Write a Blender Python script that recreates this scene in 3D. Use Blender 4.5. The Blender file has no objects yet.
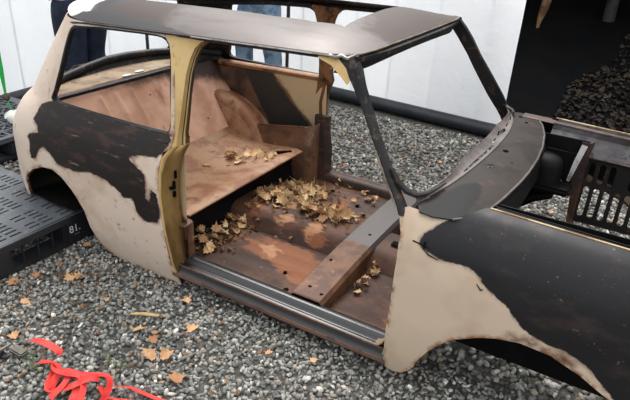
import bpy, bmesh, math, random
from mathutils import Vector, Matrix, noise
from mathutils.geometry import delaunay_2d_cdt
random.seed(7)
sc = bpy.context.scene
COL = sc.collection
# ---------------------------------------------------------------- camera, sky, sun, exposure
cam_d = bpy.data.cameras.new('camera'); cam = bpy.data.objects.new('camera', cam_d); COL.objects.link(cam)
cam_d.sensor_width = 36; cam_d.lens = 580.905/630*36; cam_d.clip_start = .05; cam_d.clip_end = 200
RX = Vector((0.86043956, 0.50716725, 0.04924581)); UP = Vector((-0.26436783, 0.36170635, 0.89402358)); FW = Vector((-0.43560696, 0.78227226, -0.44530516))
cam.matrix_world = Matrix(((RX.x, UP.x, -FW.x, 1.46401), (RX.y, UP.y, -FW.y, -2.20258), (RX.z, UP.z, -FW.z, 1.49321), (0, 0, 0, 1)))
sc.camera = cam
world = bpy.data.worlds.new('overcast_sky'); sc.world = world; world.use_nodes = True
wn = world.node_tree.nodes; wl = world.node_tree.links
wbg = wn['Background']
# overcast sky: brightest overhead, a third as bright at the horizon
_tc = wn.new('ShaderNodeTexCoord'); _sx = wn.new('ShaderNodeSeparateXYZ'); wl.new(_tc.outputs['Generated'], _sx.inputs[0])
_mr = wn.new('ShaderNodeMapRange'); _mr.inputs[1].default_value = 0; _mr.inputs[2].default_value = 1; _mr.inputs[3].default_value = .36; _mr.inputs[4].default_value = 1.08
wl.new(_sx.outputs['Z'], _mr.inputs[0]); _ml = wn.new('ShaderNodeMath'); _ml.operation = 'MULTIPLY'; _ml.inputs[1].default_value = 1.75
wl.new(_mr.outputs[0], _ml.inputs[0]); wl.new(_ml.outputs[0], wbg.inputs['Strength'])
wbg.inputs['Color'].default_value = (.93, .965, 1, 1)
sun_d = bpy.data.lights.new('sun', 'SUN'); sun = bpy.data.objects.new('sun', sun_d); COL.objects.link(sun)
sun_d.energy = 3.0; sun_d.angle = math.radians(28); sun_d.color = (1, .965, .91)
SUN_FROM = Vector((-.30, .53, .79)); sun.rotation_euler = SUN_FROM.to_track_quat('Z', 'Y').to_euler()
sc.view_settings.view_transform = 'Standard'; sc.view_settings.look = 'None'; sc.view_settings.gamma = 1
sc.view_settings.use_curve_mapping = False; sc.view_settings.exposure = 0.62
PI = math.pi

# ---------------------------------------------------------------- object helpers
def tag(o, label=None, cat=None, group=None, kind=None):
    for k, v in (('label', label), ('category', cat), ('group', group), ('kind', kind)):
        if v: o[k] = v
    return o
def empty(name, loc=(0, 0, 0), rz=0):
    o = bpy.data.objects.new(name, None); COL.objects.link(o); o.location = loc; o.rotation_euler = (0, 0, rz)
    o.empty_display_size = .1
    return o
def link_mesh(name, me, mat, parent=None):
    o = bpy.data.objects.new(name, me); COL.objects.link(o)
    if parent: o.parent = parent
    if mat and not me.materials: me.materials.append(mat)
    return o
def finish(bm, name, mat, parent=None, ang=35, smooth=True):
    bm.normal_update()
    if smooth:
        c = math.cos(math.radians(ang))
        for f in bm.faces: f.smooth = True
        for e in bm.edges:
            if len(e.link_faces) == 2 and e.link_faces[0].normal.dot(e.link_faces[1].normal) < c: e.smooth = False
    me = bpy.data.meshes.new(name); bm.to_mesh(me); bm.free()
    return link_mesh(name, me, mat, parent)
def inside(p, poly):
    x, y = p; c = False; n = len(poly); j = n-1
    for i in range(n):
        xi, yi = poly[i]; xj, yj = poly[j]
        if (yi > y) != (yj > y) and x < (xj-xi)*(y-yi)/(yj-yi)+xi: c = not c
        j = i
    return c
def sdist(p, poly):
    x, y = p; best = 9; n = len(poly)
    for i in range(n):
        ax, ay = poly[i]; bx, by = poly[(i+1) % n]; dx, dy = bx-ax, by-ay
        L = dx*dx+dy*dy or 1e-12; t = max(0, min(1, ((x-ax)*dx+(y-ay)*dy)/L))
        best = min(best, math.hypot(x-ax-t*dx, y-ay-t*dy))
    return best if inside(p, poly) else -best
def resamp(poly, step, closed=True):
    out = []; n = len(poly)
    for i in range(n if closed else n-1):
        a = poly[i]; b = poly[(i+1) % n]; k = max(1, round(math.dist(a, b)/step))
        for q in range(k): out.append(tuple(a[m]+(b[m]-a[m])*q/k for m in range(len(a))))
    if not closed: out.append(tuple(poly[-1]))
    return out
def smooth_poly(poly, it=1):
    for _ in range(it):
        o = []
        for i in range(len(poly)):
            a = poly[i]; b = poly[(i+1) % len(poly)]
            o += [(a[0]*.75+b[0]*.25, a[1]*.75+b[1]*.25), (a[0]*.25+b[0]*.75, a[1]*.25+b[1]*.75)]
        poly = o
    return poly
def sheet(name, outline, holes, fmap, mat, parent=None, step=.03, thick=.003, attrs=None, flip=False, hstep=None):
    """a trimmed pressing: outline and holes in the surface's own coordinates, mapped on the surface by fmap"""
    loops = [resamp(outline, step)]+[resamp(h, hstep or step) for h in holes]
    pts = []; edges = []
    for lp in loops:
        b = len(pts); pts += lp; edges += [(b+i, b+(i+1) % len(lp)) for i in range(len(lp))]
    xs = [p[0] for p in outline]; ys = [p[1] for p in outline]
    bb = [(min(q[0] for q in l)-step, max(q[0] for q in l)+step, min(q[1] for q in l)-step, max(q[1] for q in l)+step) for l in loops]
    x = min(xs)+step*.5; row = 0
    while x < max(xs):
        y = min(ys)+step*(.5 if row % 2 else 1)
        while y < max(ys):
            p = (x, y)
            if sdist(p, loops[0]) > step*.45:
                ok = True
                for lp, b in zip(loops[1:], bb[1:]):
                    if b[0] < x < b[1] and b[2] < y < b[3] and sdist(p, lp) > -step*.45: ok = False; break
                if ok: pts.append(p)
            y += step
        x += step*.9; row += 1
    vs, es, fs, *_ = delaunay_2d_cdt([Vector(p) for p in pts], edges, [], 0, 1e-7)
    keep = []
    for f in fs:
        c = (sum(vs[i].x for i in f)/len(f), sum(vs[i].y for i in f)/len(f))
        if not inside(c, loops[0]): continue
        if any(b[0] < c[0] < b[1] and b[2] < c[1] < b[3] and inside(c, lp) for lp, b in zip(loops[1:], bb[1:])): continue
        keep.append(tuple(reversed(f)) if flip else tuple(f))
    me = bpy.data.meshes.new(name)
    me.from_pydata([fmap(v.x, v.y) for v in vs], [], keep)
    if attrs:
        for an, polys in attrs.items():
            a = me.attributes.new(an, 'FLOAT', 'POINT')
            a.data.foreach_set('value', [max(sdist((v.x, v.y), pl) for pl in polys) for v in vs])
    for p in me.polygons: p.use_smooth = True
    me.validate()
    o = link_mesh(name, me, mat, parent)
    if thick:
        m = o.modifiers.new('thickness', 'SOLIDIFY'); m.thickness = thick; m.offset = -1
        m = o.modifiers.new('crisp_edges', 'EDGE_SPLIT'); m.split_angle = math.radians(40); m.use_edge_sharp = False
    return o
def loft(name, secs, mat, parent=None, closed=False, caps=True, ang=40, thick=0, cyc=False):
    bm = bmesh.new(); rows = [[bm.verts.new(p) for p in s] for s in secs]; n = len(secs[0])
    m = len(rows)
    for i in range(m if cyc else m-1):
        for j in range(n if closed else n-1):
            a, b = rows[i], rows[(i+1) % m]; bm.faces.new((a[j], a[(j+1) % n], b[(j+1) % n], b[j]))
    if closed and caps and not cyc:
        bm.faces.new(rows[0]); bm.faces.new(list(reversed(rows[-1])))
    bmesh.ops.recalc_face_normals(bm, faces=bm.faces)
    o = finish(bm, name, mat, parent, ang)
    if thick:
        md = o.modifiers.new('thickness', 'SOLIDIFY'); md.thickness = thick; md.offset = 0
        md = o.modifiers.new('crisp_edges', 'EDGE_SPLIT'); md.split_angle = math.radians(ang)
    return o
def tube_secs(path, rad, n=8, flat=1.0, up=None):
    secs = []; P = [Vector(p) for p in path]
    for i, p in enumerate(P):
        t = (P[min(i+1, len(P)-1)]-P[max(i-1, 0)]).normalized()
        a = Vector(up) if up else (Vector((0, 0, 1)) if abs(t.z) < .9 else Vector((1, 0, 0)))
        s = t.cross(a).normalized(); w = s.cross(t).normalized()
        r = rad[i] if isinstance(rad, (list, tuple)) else rad
        secs.append([tuple(p+s*math.cos(2*PI*k/n+PI/n)*r+w*math.sin(2*PI*k/n+PI/n)*r*flat) for k in range(n)])
    return secs
def tube(name, path, rad, mat, parent=None, n=8, flat=1.0, up=None, ang=50):
    return loft(name, tube_secs(path, rad, n, flat, up), mat, parent, closed=True, ang=ang)
def box_bm(bm, x0, x1, y0, y1, z0, z1, M=None):
    r = bmesh.ops.create_cube(bm, size=1)
    for v in r['verts']:
        v.co = Vector((x0+(v.co.x+.5)*(x1-x0), y0+(v.co.y+.5)*(y1-y0), z0+(v.co.z+.5)*(z1-z0)))
        if M: v.co = M @ v.co
    return r['verts']
def box(name, d, mat, parent=None, bev=.004, M=None):
    bm = bmesh.new(); box_bm(bm, *d, M=M)
    if bev: bmesh.ops.bevel(bm, geom=bm.edges[:], offset=bev, segments=2, affect='EDGES')
    return finish(bm, name, mat, parent, 50)
def grid(name, nu, nv, fn, mat, parent=None, thick=0, attrs=None, ang=60):
    me = bpy.data.meshes.new(name)
    vs = [fn(i/nu, j/nv) for i in range(nu+1) for j in range(nv+1)]
    fs = [(i*(nv+1)+j, (i+1)*(nv+1)+j, (i+1)*(nv+1)+j+1, i*(nv+1)+j+1) for i in range(nu) for j in range(nv)]
    me.from_pydata(vs, [], fs)
    for p in me.polygons: p.use_smooth = True
    if attrs:
        for an, f in attrs.items():
            a = me.attributes.new(an, 'FLOAT', 'POINT'); a.data.foreach_set('value', [f(i/nu, j/nv) for i in range(nu+1) for j in range(nv+1)])
    o = link_mesh(name, me, mat, parent)
    if thick:
        m = o.modifiers.new('thickness', 'SOLIDIFY'); m.thickness = thick; m.offset = -1
        m = o.modifiers.new('crisp_edges', 'EDGE_SPLIT'); m.split_angle = math.radians(50); m.use_edge_sharp = False
    return o
def ngon(cx, cy, rx, ry, n=10, rot=0):
    return [(cx+rx*math.cos(2*PI*k/n)*math.cos(rot)-ry*math.sin(2*PI*k/n)*math.sin(rot), cy+rx*math.cos(2*PI*k/n)*math.sin(rot)+ry*math.sin(2*PI*k/n)*math.cos(rot)) for k in range(n)]

# ---------------------------------------------------------------- materials
ALB = 1.0      # reflectance scale of the colours defined next
def lin(c):
    return tuple((v/255/12.92 if v/255 <= .04045 else ((v/255+.055)/1.055)**2.4)*ALB for v in c)+(1,)
class Mat:
    def __init__(s, name, rough=.6, metal=0, spec=.5):
        s.m = bpy.data.materials.new(name); s.m.use_nodes = True; s.n = s.m.node_tree.nodes; s.l = s.m.node_tree.links
        s.b = s.n['Principled BSDF']; s.b.inputs['Roughness'].default_value = rough; s.b.inputs['Metallic'].default_value = metal
        s.b.inputs['Specular IOR Level'].default_value = spec
        s.tc = s.n.new('ShaderNodeTexCoord'); s.cur = None; s.r = None
    def noise(s, scale, detail=4, stretch=(1, 1, 1), rough=.6, off=0):
        mp = s.n.new('ShaderNodeMapping'); mp.inputs['Scale'].default_value = stretch; mp.inputs['Location'].default_value = (off, off*.7, off*.3)
        s.l.new(s.tc.outputs['Object'], mp.inputs['Vector'])
        t = s.n.new('ShaderNodeTexNoise'); t.inputs['Scale'].default_value = scale; t.inputs['Detail'].default_value = detail; t.inputs['Roughness'].default_value = rough
        s.l.new(mp.outputs[0], t.inputs['Vector']); return t.outputs['Fac']
    def ramp(s, src, a, b, lo=0., hi=1.):
        r = s.n.new('ShaderNodeMapRange'); r.interpolation_type = 'SMOOTHSTEP'; r.inputs[1].default_value = a; r.inputs[2].default_value = b
        r.inputs[3].default_value = lo; r.inputs[4].default_value = hi
        s.l.new(src, r.inputs[0]); return r.outputs[0]
    def math(s, op, a, b):
        m = s.n.new('ShaderNodeMath'); m.operation = op
        for i, v in enumerate((a, b)):
            if isinstance(v, (int, float)): m.inputs[i].default_value = v
            else: s.l.new(v, m.inputs[i])
        return m.outputs[0]
    def attr(s, name):
        a = s.n.new('ShaderNodeAttribute'); a.attribute_name = name; return a.outputs['Fac']
    def base(s, c): 
        r = s.n.new('ShaderNodeRGB'); r.outputs[0].default_value = lin(c); s.cur = r.outputs[0]; return s
    def mix(s, fac, c, rough=None):
        m = s.n.new('ShaderNodeMixRGB'); s.l.new(fac, m.inputs[0]); s.l.new(s.cur, m.inputs[1])
        if isinstance(c, tuple): m.inputs[2].default_value = lin(c)
        else: s.l.new(c, m.inputs[2])
        s.cur = m.outputs[0]
        if rough is not None:
            q = s.n.new('ShaderNodeMix'); s.l.new(fac, q.inputs[0])
            if s.r is None: q.inputs[2].default_value = s.b.inputs['Roughness'].default_value
            else: s.l.new(s.r, q.inputs[2])
            q.inputs[3].default_value = rough; s.r = q.outputs[0]
        return s
    def patch(s, attr, c, amp=.03, scale=25, soft=.004, rough=None, off=0, stretch=(1, 1, 1)):
        n = s.noise(scale, 4, stretch, .65, off); d = s.math('ADD', s.attr(attr), s.math('MULTIPLY', s.math('SUBTRACT', n, .5), amp*2))
        return s.mix(s.ramp(d, -soft, soft), c, rough)
    def edge(s, attr, c, w=.02, k=.7, scale=20):
        d = s.math('ABSOLUTE', s.attr(attr), 0); f = s.ramp(d, 0, w, k, 0); f = s.math('MULTIPLY', f, s.ramp(s.noise(scale, 3), .4, .6))
        return s.mix(f, c)
    def bump(s, scale, strength, dist=.002, detail=5):
        b = s.n.new('ShaderNodeBump'); b.inputs['Strength'].default_value = strength; b.inputs['Distance'].default_value = dist
        s.l.new(s.noise(scale, detail), b.inputs['Height']); s.l.new(b.outputs[0], s.b.inputs['Normal']); return s
    def done(s):
        s.l.new(s.cur, s.b.inputs['Base Color'])
        if s.r is not None: s.l.new(s.r, s.b.inputs['Roughness'])
        return s.m
def rusty(name, a, b, c=None, sc1=6, sc2=25, rough=.7, metal=0, stretch=(1, 1, 1), t1=(.42, .6), t2=(.55, .65), bumpk=.35, spec=.35):
    m = Mat(name, rough, metal, spec).base(a); m.mix(m.ramp(m.noise(sc1, 5, stretch), *t1), b)
    if c: m.mix(m.ramp(m.noise(sc2, 5, stretch, .7, 3), *t2), c)
    return m.bump(60, bumpk)

# ---------------------------------------------------------------- shapes of the pressings, in metres (x forward, y across, z up)
def interp(tab, z):
    if z <= tab[0][0]: return tab[0][1]
    if z >= tab[-1][0]: return tab[-1][1]
    n=len(tab)
    for i in range(n-1):
        if z <= tab[i+1][0]:
            x0,y0=tab[i]; x1,y1=tab[i+1]; h=x1-x0
            def sl(k):
                if k<=0 or k>=n-1:
                    j=min(max(k,0),n-2) if k<=0 else n-2
                    return (tab[j+1][1]-tab[j][1])/(tab[j+1][0]-tab[j][0])
                a=(tab[k][1]-tab[k-1][1])/(tab[k][0]-tab[k-1][0]); b=(tab[k+1][1]-tab[k][1])/(tab[k+1][0]-tab[k][0])
                return 0 if a*b<=0 else 2*a*b/(a+b)
            m0,m1=sl(i),sl(i+1); t=(z-x0)/h
            return (2*t**3-3*t*t+1)*y0+(t**3-2*t*t+t)*h*m0+(-2*t**3+3*t*t)*y1+(t**3-t*t)*h*m1
PROF=[(0,.64),(.05,.655),(.15,.678),(.3,.69),(.45,.69),(.56,.68),(.64,.655),(.69,.632),(.75,.618),(1.05,.548)]
CORN=[(0,-.86),(.46,-.85),(.6,-.80),(.69,-.755),(.88,-.65),(1.05,-.545)]
CRAD=[(0,.46),(.46,.5),(.6,.46),(.69,.38),(1.05,.38)]
def side(u,z,s=-1):
    yo=interp(PROF,z); c=interp(CORN,z); r=interp(CRAD,z)
    if u>=c: return (u, s*yo, z)
    t=(c-u)/r
    return (c-r*math.sin(t), s*(yo-r*(1-math.cos(t))), z)
WY=[(0,.64),(.15,.678),(.3,.69),(.45,.69),(.56,.678),(.62,.658),(.68,.628),(.74,.588),(.79,.55)]
WZ=[(0,0),(.15,.15),(.3,.3),(.45,.45),(.56,.56),(.62,.615),(.68,.66),(.74,.692),(.79,.705)]
def wing(x,q,s=-1):
    y=interp(WY,q); z=interp(WZ,q)
    k=max(0,x-1.5); y-=1.2*k*k; z-=.25*k*k*(1 if q>.4 else q/.4)
    k2=max(0,x-1.05); z-=.03*k2*(q/.79)**2
    return (x,s*y,z)
GUT=[(-.93,1.0),(-.76,1.016),(-.56,1.040),(-.4,1.048),(-.2,1.057),(0,1.066),(.2,1.073),(.4,1.080),(.67,1.088)]
def roof(x,y,dz=0):
    e=min(1,abs(y)/.56); g=interp(GUT,x)
    t=1.140; k=max(0,(-.45-x)/.5); t-=.07*k*k
    k=max(0,(x-.40)/.26); t-=.045*k*k
    z=g+(t-g)*(1-e**3.2)
    return (x,y,z+dz)
def scut(x,y,dz=0):   # scuttle surface
    z=.712-.035*(abs(y)/.62)**3 - 1.2*max(0,x-1.06)**2
    return (x,y,z)

# ---------------------------------------------------------------- materials of the shell
ALB = .66
CREAM = (222, 202, 184); TAN = (190, 160, 112); SOOT = (43, 40, 41); RUST = (122, 66, 40); DRUST = (72, 44, 33); ORG = (172, 96, 55)
def m_quarter():
    m = Mat('cream_primer_with_black_patches', .55, 0, .2).base(CREAM)
    m.mix(m.ramp(m.noise(5, 4), .45, .7), (206, 182, 160)); m.mix(m.ramp(m.noise(30, 5), .6, .75), (150, 112, 84))
    m.edge('rim', (140, 92, 58), .022, .9, 14)
    m.edge('black', (128, 92, 68), .02, .75, 16)
    m.patch('black', (38, 31, 30), .012, 26, .004, .5, stretch=(1, 1, 2.4))
    g = m.math('MULTIPLY', m.ramp(m.attr('black'), .0, .02), m.ramp(m.noise(9, 5, (1, 1, 3)), .5, .64)); m.mix(g, (66, 48, 40))
    g = m.math('MULTIPLY', m.ramp(m.attr('black'), .004, .02), m.ramp(m.noise(7, 4, (.8, .8, 7), .6, 5), .62, .68)); m.mix(g, (128, 100, 82))
    return m.bump(40, .15).done()
M_Q = m_quarter()
def m_wing():
    m = Mat('cream_wing_with_black_primer', .5, 0, .22).base((214, 192, 168))
    m.mix(m.ramp(m.noise(4, 3), .45, .7), (198, 172, 148)); m.edge('rim', (138, 84, 50), .018, .95, 18)
    m.edge('black', (120, 96, 80), .012, .6, 20)
    m.patch('black', (32, 30, 32), .012, 22, .003, .5)
    g = m.math('MULTIPLY', m.ramp(m.attr('black'), .02, .05), m.ramp(m.noise(7, 6, (1, 1, 2.5)), .5, .68)); m.mix(g, (54, 45, 44), .42)
    g = m.math('MULTIPLY', m.ramp(m.attr('black'), .03, .08), m.ramp(m.noise(70, 3), .66, .72)); m.mix(g, (104, 84, 72))
    m.patch('scorch', (98, 56, 34), .03, 20, .02)
    m.patch('smear', (26, 26, 29), .02, 20, .02, .3)
    return m.bump(50, .12).done()
M_W = m_wing()
ALB = .42
def m_roof():
    m = Mat('bare_steel_roof', .34, .3, .35).base((116, 103, 98))
    m.mix(m.ramp(m.noise(5, 5, (1, 3, 1)), .42, .66), (98, 82, 74)); m.mix(m.ramp(m.noise(22, 6), .56, .7), (118, 98, 86))
    m.patch('brown', (70, 50, 41), .08, 9, .06, .6); m.mix(m.ramp(m.attr('cream'), -.004, .004), (255, 250, 240), .5); m.patch('soot_shade', (48, 42, 42), .02, 18, .006, .5)
    return m.bump(120, .12).done()
M_R = m_roof()
ALB = .62
M_BLACK = rusty('scorched_black_paint', (34, 34, 37), (46, 42, 42), (86, 70, 60), 6, 30, .5, 0, bumpk=.2, spec=.15).done()
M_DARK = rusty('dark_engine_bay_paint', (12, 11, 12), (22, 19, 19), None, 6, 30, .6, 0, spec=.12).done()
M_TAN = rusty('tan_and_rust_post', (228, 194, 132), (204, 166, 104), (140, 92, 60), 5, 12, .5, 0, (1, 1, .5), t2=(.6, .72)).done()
M_POST = rusty('olive_scorched_post', (124, 98, 62), (96, 70, 44), (54, 38, 30), 6, 14, .4, .1, (1, 1, .5)).done()
M_BRASS = rusty('brassy_scorched_post', (186, 152, 96), (132, 100, 60), (64, 46, 32), 5, 12, .32, .45, (1, 1, .4), t1=(.4, .62), bumpk=.1).done()
M_BROWN = rusty('brown_rust_sheet', (126, 88, 62), (92, 62, 46), (152, 108, 76), 6, 18, .62).done()
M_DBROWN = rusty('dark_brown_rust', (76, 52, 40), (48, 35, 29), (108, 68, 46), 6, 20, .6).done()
M_SEAT = rusty('rusty_seat_pan', (182, 138, 104), (150, 96, 64), (104, 70, 50), 7, 16, .55, t1=(.42, .62), t2=(.54, .72)).done()
ALB = .9
def m_back():
    m = Mat('pinkish_rust_bulkhead', .6, 0, .35).base((206, 160, 134)); m.mix(m.ramp(m.noise(4, 5), .4, .62), (178, 130, 102))
    m.mix(m.ramp(m.noise(9, 6, (1, 1, .5)), .55, .72), (142, 94, 66)); m.patch('soot_shade', (58, 42, 36), .07, 8, .05)
    return m.bump(60, .3).done()
M_BACK = m_back()
ALB = .66
def m_floor():
    m = Mat('rusted_floor', .65, 0, .25).base((102, 68, 50)); m.mix(m.ramp(m.noise(7, 6, (.5, 1, 1)), .44, .6), (66, 45, 36))
    m.patch('orange', (138, 84, 52), .11, 14, .02, stretch=(.45, 1.3, 1)); m.patch('orange2', (180, 130, 94), .07, 24, .012, stretch=(.5, 1.2, 1)); m.mix(m.ramp(m.noise(40, 5), .62, .72), (124, 78, 54))
    return m.bump(70, .5, .003).done()
M_FLOOR = m_floor()
M_SILL = rusty('black_sill_enamel', (16, 17, 20), (26, 24, 26), (58, 46, 40), 8, 30, .36, .1, (1, 4, 1), t2=(.62, .72), bumpk=.08, spec=.6).done()
M_COPPER = rusty('copper_brown_edge', (128, 84, 58), (92, 58, 42), (62, 44, 36), 8, 24, .45, .3).done()
M_PINK = rusty('brown_lower_sill', (92, 66, 56), (66, 46, 40), None, 8, 24, .5).done()
M_GREY = rusty('grey_flange_paint', (100, 90, 88), (78, 68, 65), (84, 66, 60), 8, 24, .55).done()
ALB = .42
def m_scut():
    m = Mat('scuttle_steel', .62, 0, .14).base((66, 56, 50)); m.mix(m.ramp(m.noise(8, 5), .42, .62), (48, 41, 37)); m.mix(m.ramp(m.noise(14, 5), .58, .7), (90, 68, 54))
    m.patch('patch', (14, 15, 18), .015, 18, .008, .6); m.patch('cream', (240, 220, 196), .01, 20, .004)
    return m.bump(80, .2).done()
M_SCUT = m_scut()
ALB = .66
M_BRIGHT = rusty('bare_bright_edge', (176, 172, 170), (130, 120, 112), None, 20, 30, .35, .6).done()
M_LIPG = rusty('worn_pale_edge', (150, 136, 118), (110, 98, 86), None, 14, 30, .6, .1).done()
M_LIP = rusty('pale_paint_edge', (206, 180, 140), (150, 110, 74), None, 14, 30, .5, .1).done()
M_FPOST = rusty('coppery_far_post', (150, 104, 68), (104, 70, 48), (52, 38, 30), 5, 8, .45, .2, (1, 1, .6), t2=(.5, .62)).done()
M_LOUV = rusty('burnt_louvre_panel', (34, 27, 24), (24, 20, 19), (84, 54, 40), 6, 14, .6, 0, t2=(.56, .66), spec=.2).done()
M_IW = rusty('grey_inner_wing', (96, 92, 94), (64, 59, 60), (48, 40, 38), 8, 22, .4, .2).done()
M_VOID = Mat('dark_opening', .9, 0, .1).base((10, 9, 9)).done()
def m_inner():
    m = Mat('inner_quarter_paint', .6, 0, .3).base((112, 80, 60)); m.mix(m.ramp(m.noise(7, 5), .42, .6), (66, 48, 40))
    m.patch('cream', (198, 172, 132), .02, 10, .01); m.edge('cream', (120, 80, 56), .03, .6); m.patch('strip', (50, 48, 46), .008, 16, .004, .4)
    return m.bump(60, .2).done()
M_INNER = m_inner()
ALB = .5
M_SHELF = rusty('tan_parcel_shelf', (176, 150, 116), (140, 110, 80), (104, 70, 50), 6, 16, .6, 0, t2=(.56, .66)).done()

ALB = .66
# ---------------------------------------------------------------- the car shell
car = tag(empty('car_shell', (.2, 0, 0)), 'stripped small car bodyshell, burnt, cut-open roof, black patches over cream primer', 'car')

def par(o):      # children keep world-space coordinates
    o.parent = car; o.matrix_parent_inverse = Matrix.Translation((-.2, 0, 0)); return o


def link_mesh(name, me, mat, parent=None):
    o = bpy.data.objects.new(name, me); COL.objects.link(o)
    if mat and not me.materials: me.materials.append(mat)
    if parent is car: par(o)
    elif parent: o.parent = parent
    return o

QBLACK = [(-.823,.663),(-.837,.628),(-.857,.594),(-.815,.572),(-.824,.539),(-.884,.529),(-.902,.506),(-.88,.484),(-.894,.456),(-.893,.402),(-.853,.412),(-.827,.458),(-.79,.485),(-.75,.467),(-.712,.423),(-.647,.416),(-.569,.417),(-.496,.437),(-.393,.427),(-.337,.401),(-.3,.374),(-.241,.382),(-.23,.324),(-.176,.293),(-.107,.315),(-.092,.357),(-.105,.444),(-.135,.46),(-.15,.40),(-.172,.40),(-.162,.47),(-.165,.51),(-.212,.535),(-.257,.559),(-.193,.586),(-.108,.594),(-.078,.619),(-.055,.661),(-.05,.70),(-.1,.69),(-.394,.69),(-.692,.69),(-.75,.69)]
QWIN = [(-.765,.70),(-.748,.735),(-.722,.825),(-.695,.965),(-.682,.998),(-.655,1.015),(-.493,1.030),(-.19,1.043),(-.135,1.038),(-.108,1.01),(-.097,.97),(-.08,.83),(-.064,.72),(-.075,.688),(-.12,.68),(-.394,.676),(-.692,.68),(-.745,.685)]
QFRONT = [(-.085,1.062),(-.085,1.02),(-.078,.97),(-.062,.83),(-.048,.72),(-.044,.674),(-.048,.644),(-.083,.618),(-.088,.583),(-.094,.529),(-.094,.44),(-.084,.288),(-.072,.113),(-.055,.06),(-.05,.0)]
def arcp(z, deg):
    c = interp(CORN, z); r = interp(CRAD, z); return (c-r*math.radians(deg), z)
QBOT = [(-.42,.0),(-.49,.02),(-.53,.07),(-.556,.14),(-.572,.228),(-.60,.275),(-.636,.315),(-.69,.36),(-.75,.383),(-.82,.378),(-.90,.345),(-.96,.30),(-.995,.25),(-1.012,.165)]
QREAR = [arcp(.165,90),arcp(.35,90),arcp(.5,90),arcp(.6,90),arcp(.66,90),arcp(.69,88),arcp(.70,62),arcp(.80,55),arcp(.90,52),arcp(1.0,55),arcp(1.02,88)]
QOUT = QFRONT+QBOT+QREAR+[(-.86,1.03),(-.6,1.038),(-.4,1.048),(-.2,1.057)]
def rim(poly_list): return poly_list
qrim = QFRONT+QBOT+[arcp(.165,90),(-3,.165),(-3,1.3),(.5,1.3),(.5,1.05)]
far_black = [(-1.3,.1),(.2,.1),(.2,.62),(-1.3,.62)]
for s, nm in ((-1, 'near'), (1, 'far')):
    o = sheet('rear_quarter_panel', QOUT, [QWIN if s < 0 else [(a, b-.014 if b < .71 else b) for a, b in QWIN]], lambda u, z, s=s: side(u, z, s), M_Q, car, .021, .004,
              {'black': [QBLACK] if s < 0 else [[(-2, .64), (-.60, .64), (-.60, .70), (-.02, .70), (-.02, 1.2), (-2, 1.2)]], 'rim': [qrim]}, flip=(s == -1))

    # rubber-black inner reveal of the quarter window, a folded flange
    secs = []
    for p in resamp(smooth_poly(QWIN if s < 0 else [(a, b-.014 if b < .71 else b) for a, b in QWIN], 1), .03):
        a = side(p[0], p[1], s); cx, cz = (-.42, .85); dx, dz = cx-p[0], cz-p[1]; L = math.hypot(dx*.5, dz)
        b = side(p[0]+.007*dx/L*.6, p[1]+.007*dz/L, s)
        secs.append([(a[0], a[1]+s*.003, a[2]), (b[0], b[1]+s*.001, b[2]), (b[0], b[1]-s*.022, b[2]), (a[0], a[1]-s*.026, a[2])])
    loft('window_surround', secs, M_BLACK, car, closed=True, caps=False, cyc=True)

# door shut posts (B pillars)
BP = [(.05,(-.055,.660),(-.050,.660),(-.054,.585),(-.12,.57)), (.12,(-.068,.675),(-.062,.675),(-.060,.60),(-.12,.585)), (.28,(-.084,.69),(-.080,.69),(-.066,.60),(-.13,.585)),
      (.43,(-.094,.692),(-.090,.692),(-.073,.60),(-.14,.585)), (.53,(-.094,.686),(-.088,.684),(-.066,.60),(-.13,.585)), (.60,(-.085,.672),(-.070,.668),(-.042,.595),(-.11,.575)),
      (.65,(-.048,.652),(-.036,.645),(-.02,.578),(-.10,.56)), (.69,(-.06,.636),(-.038,.630),(-.03,.572),(-.09,.552)), (.76,(-.076,.618),(-.032,.614),(-.028,.560),(-.085,.54)),
      (.83,(-.082,.602),(-.028,.60),(-.027,.548),(-.085,.528)), (.92,(-.09,.583),(-.024,.58),(-.022,.532),(-.085,.512)), (.98,(-.10,.570),(-.012,.566),(-.008,.52),(-.09,.502)),
      (1.02,(-.112,.561),(.006,.558),(.012,.512),(-.10,.495)), (1.045,(-.13,.556),(.032,.553),(.042,.506),(-.12,.49)), (1.060,(-.14,.554),(.085,.551),(.095,.506),(-.12,.49))]
for s in (-1, 1):
    secs = []
    for z, a, b, c, d in BP:
        e = lambda p, q, t: (p[0]+(q[0]-p[0])*t, p[1]+(q[1]-p[1])*t)
        pl = [a, e(a, b, .6), e(b, c, .08), e(b, c, .45), e(b, c, .55), e(b, c, .95), e(c, d, .1), d]
        pl[3] = (pl[3][0]-.002, pl[3][1]); pl[4] = (pl[4][0]+.006, pl[4][1])
        secs.append([(p[0], s*p[1], z) for p in pl])
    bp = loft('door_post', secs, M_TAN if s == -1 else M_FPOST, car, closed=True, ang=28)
    if s == -1:
        loft('post_inner_face', [[(p[0]+dx, s*(p[1]+dy), z) for p, dx, dy in ((e(b, c, .42), .0035, 0), (e(b, c, .95), .003, -.001), (e(c, d, .15), .001, -.004), (d, 0, -.004))] for z, a, b, c, d in BP if z > .6], M_POST, car, ang=80, thick=.002)
        loft('post_inner_face', [[(p[0]+dx, s*(p[1]+dy), z) for p, dx, dy in ((e(b, c, .06), .003, 0), (e(b, c, .40), .002, 0), (e(b, c, .50), .008, 0), (e(b, c, .97), .004, -.001), (e(c, d, .15), .001, -.004), (d, 0, -.004))] for z, a, b, c, d in BP if z < .66], M_BRASS, car, ang=80, thick=.002)
        # the black edge at the foot of the post, latch openings
        for z0, z1, yy in ((.455,.49,.632),(.42,.445,.632),(.50,.535,.622),(.458,.47,.645)):
            box('latch_slot', (-.085, -.062, -yy-.006, -yy+.006, z0, z1), M_VOID, bp, 0).matrix_parent_inverse = Matrix.Identity(4)
        for z, col in ((0, 0),):
            pass
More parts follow.
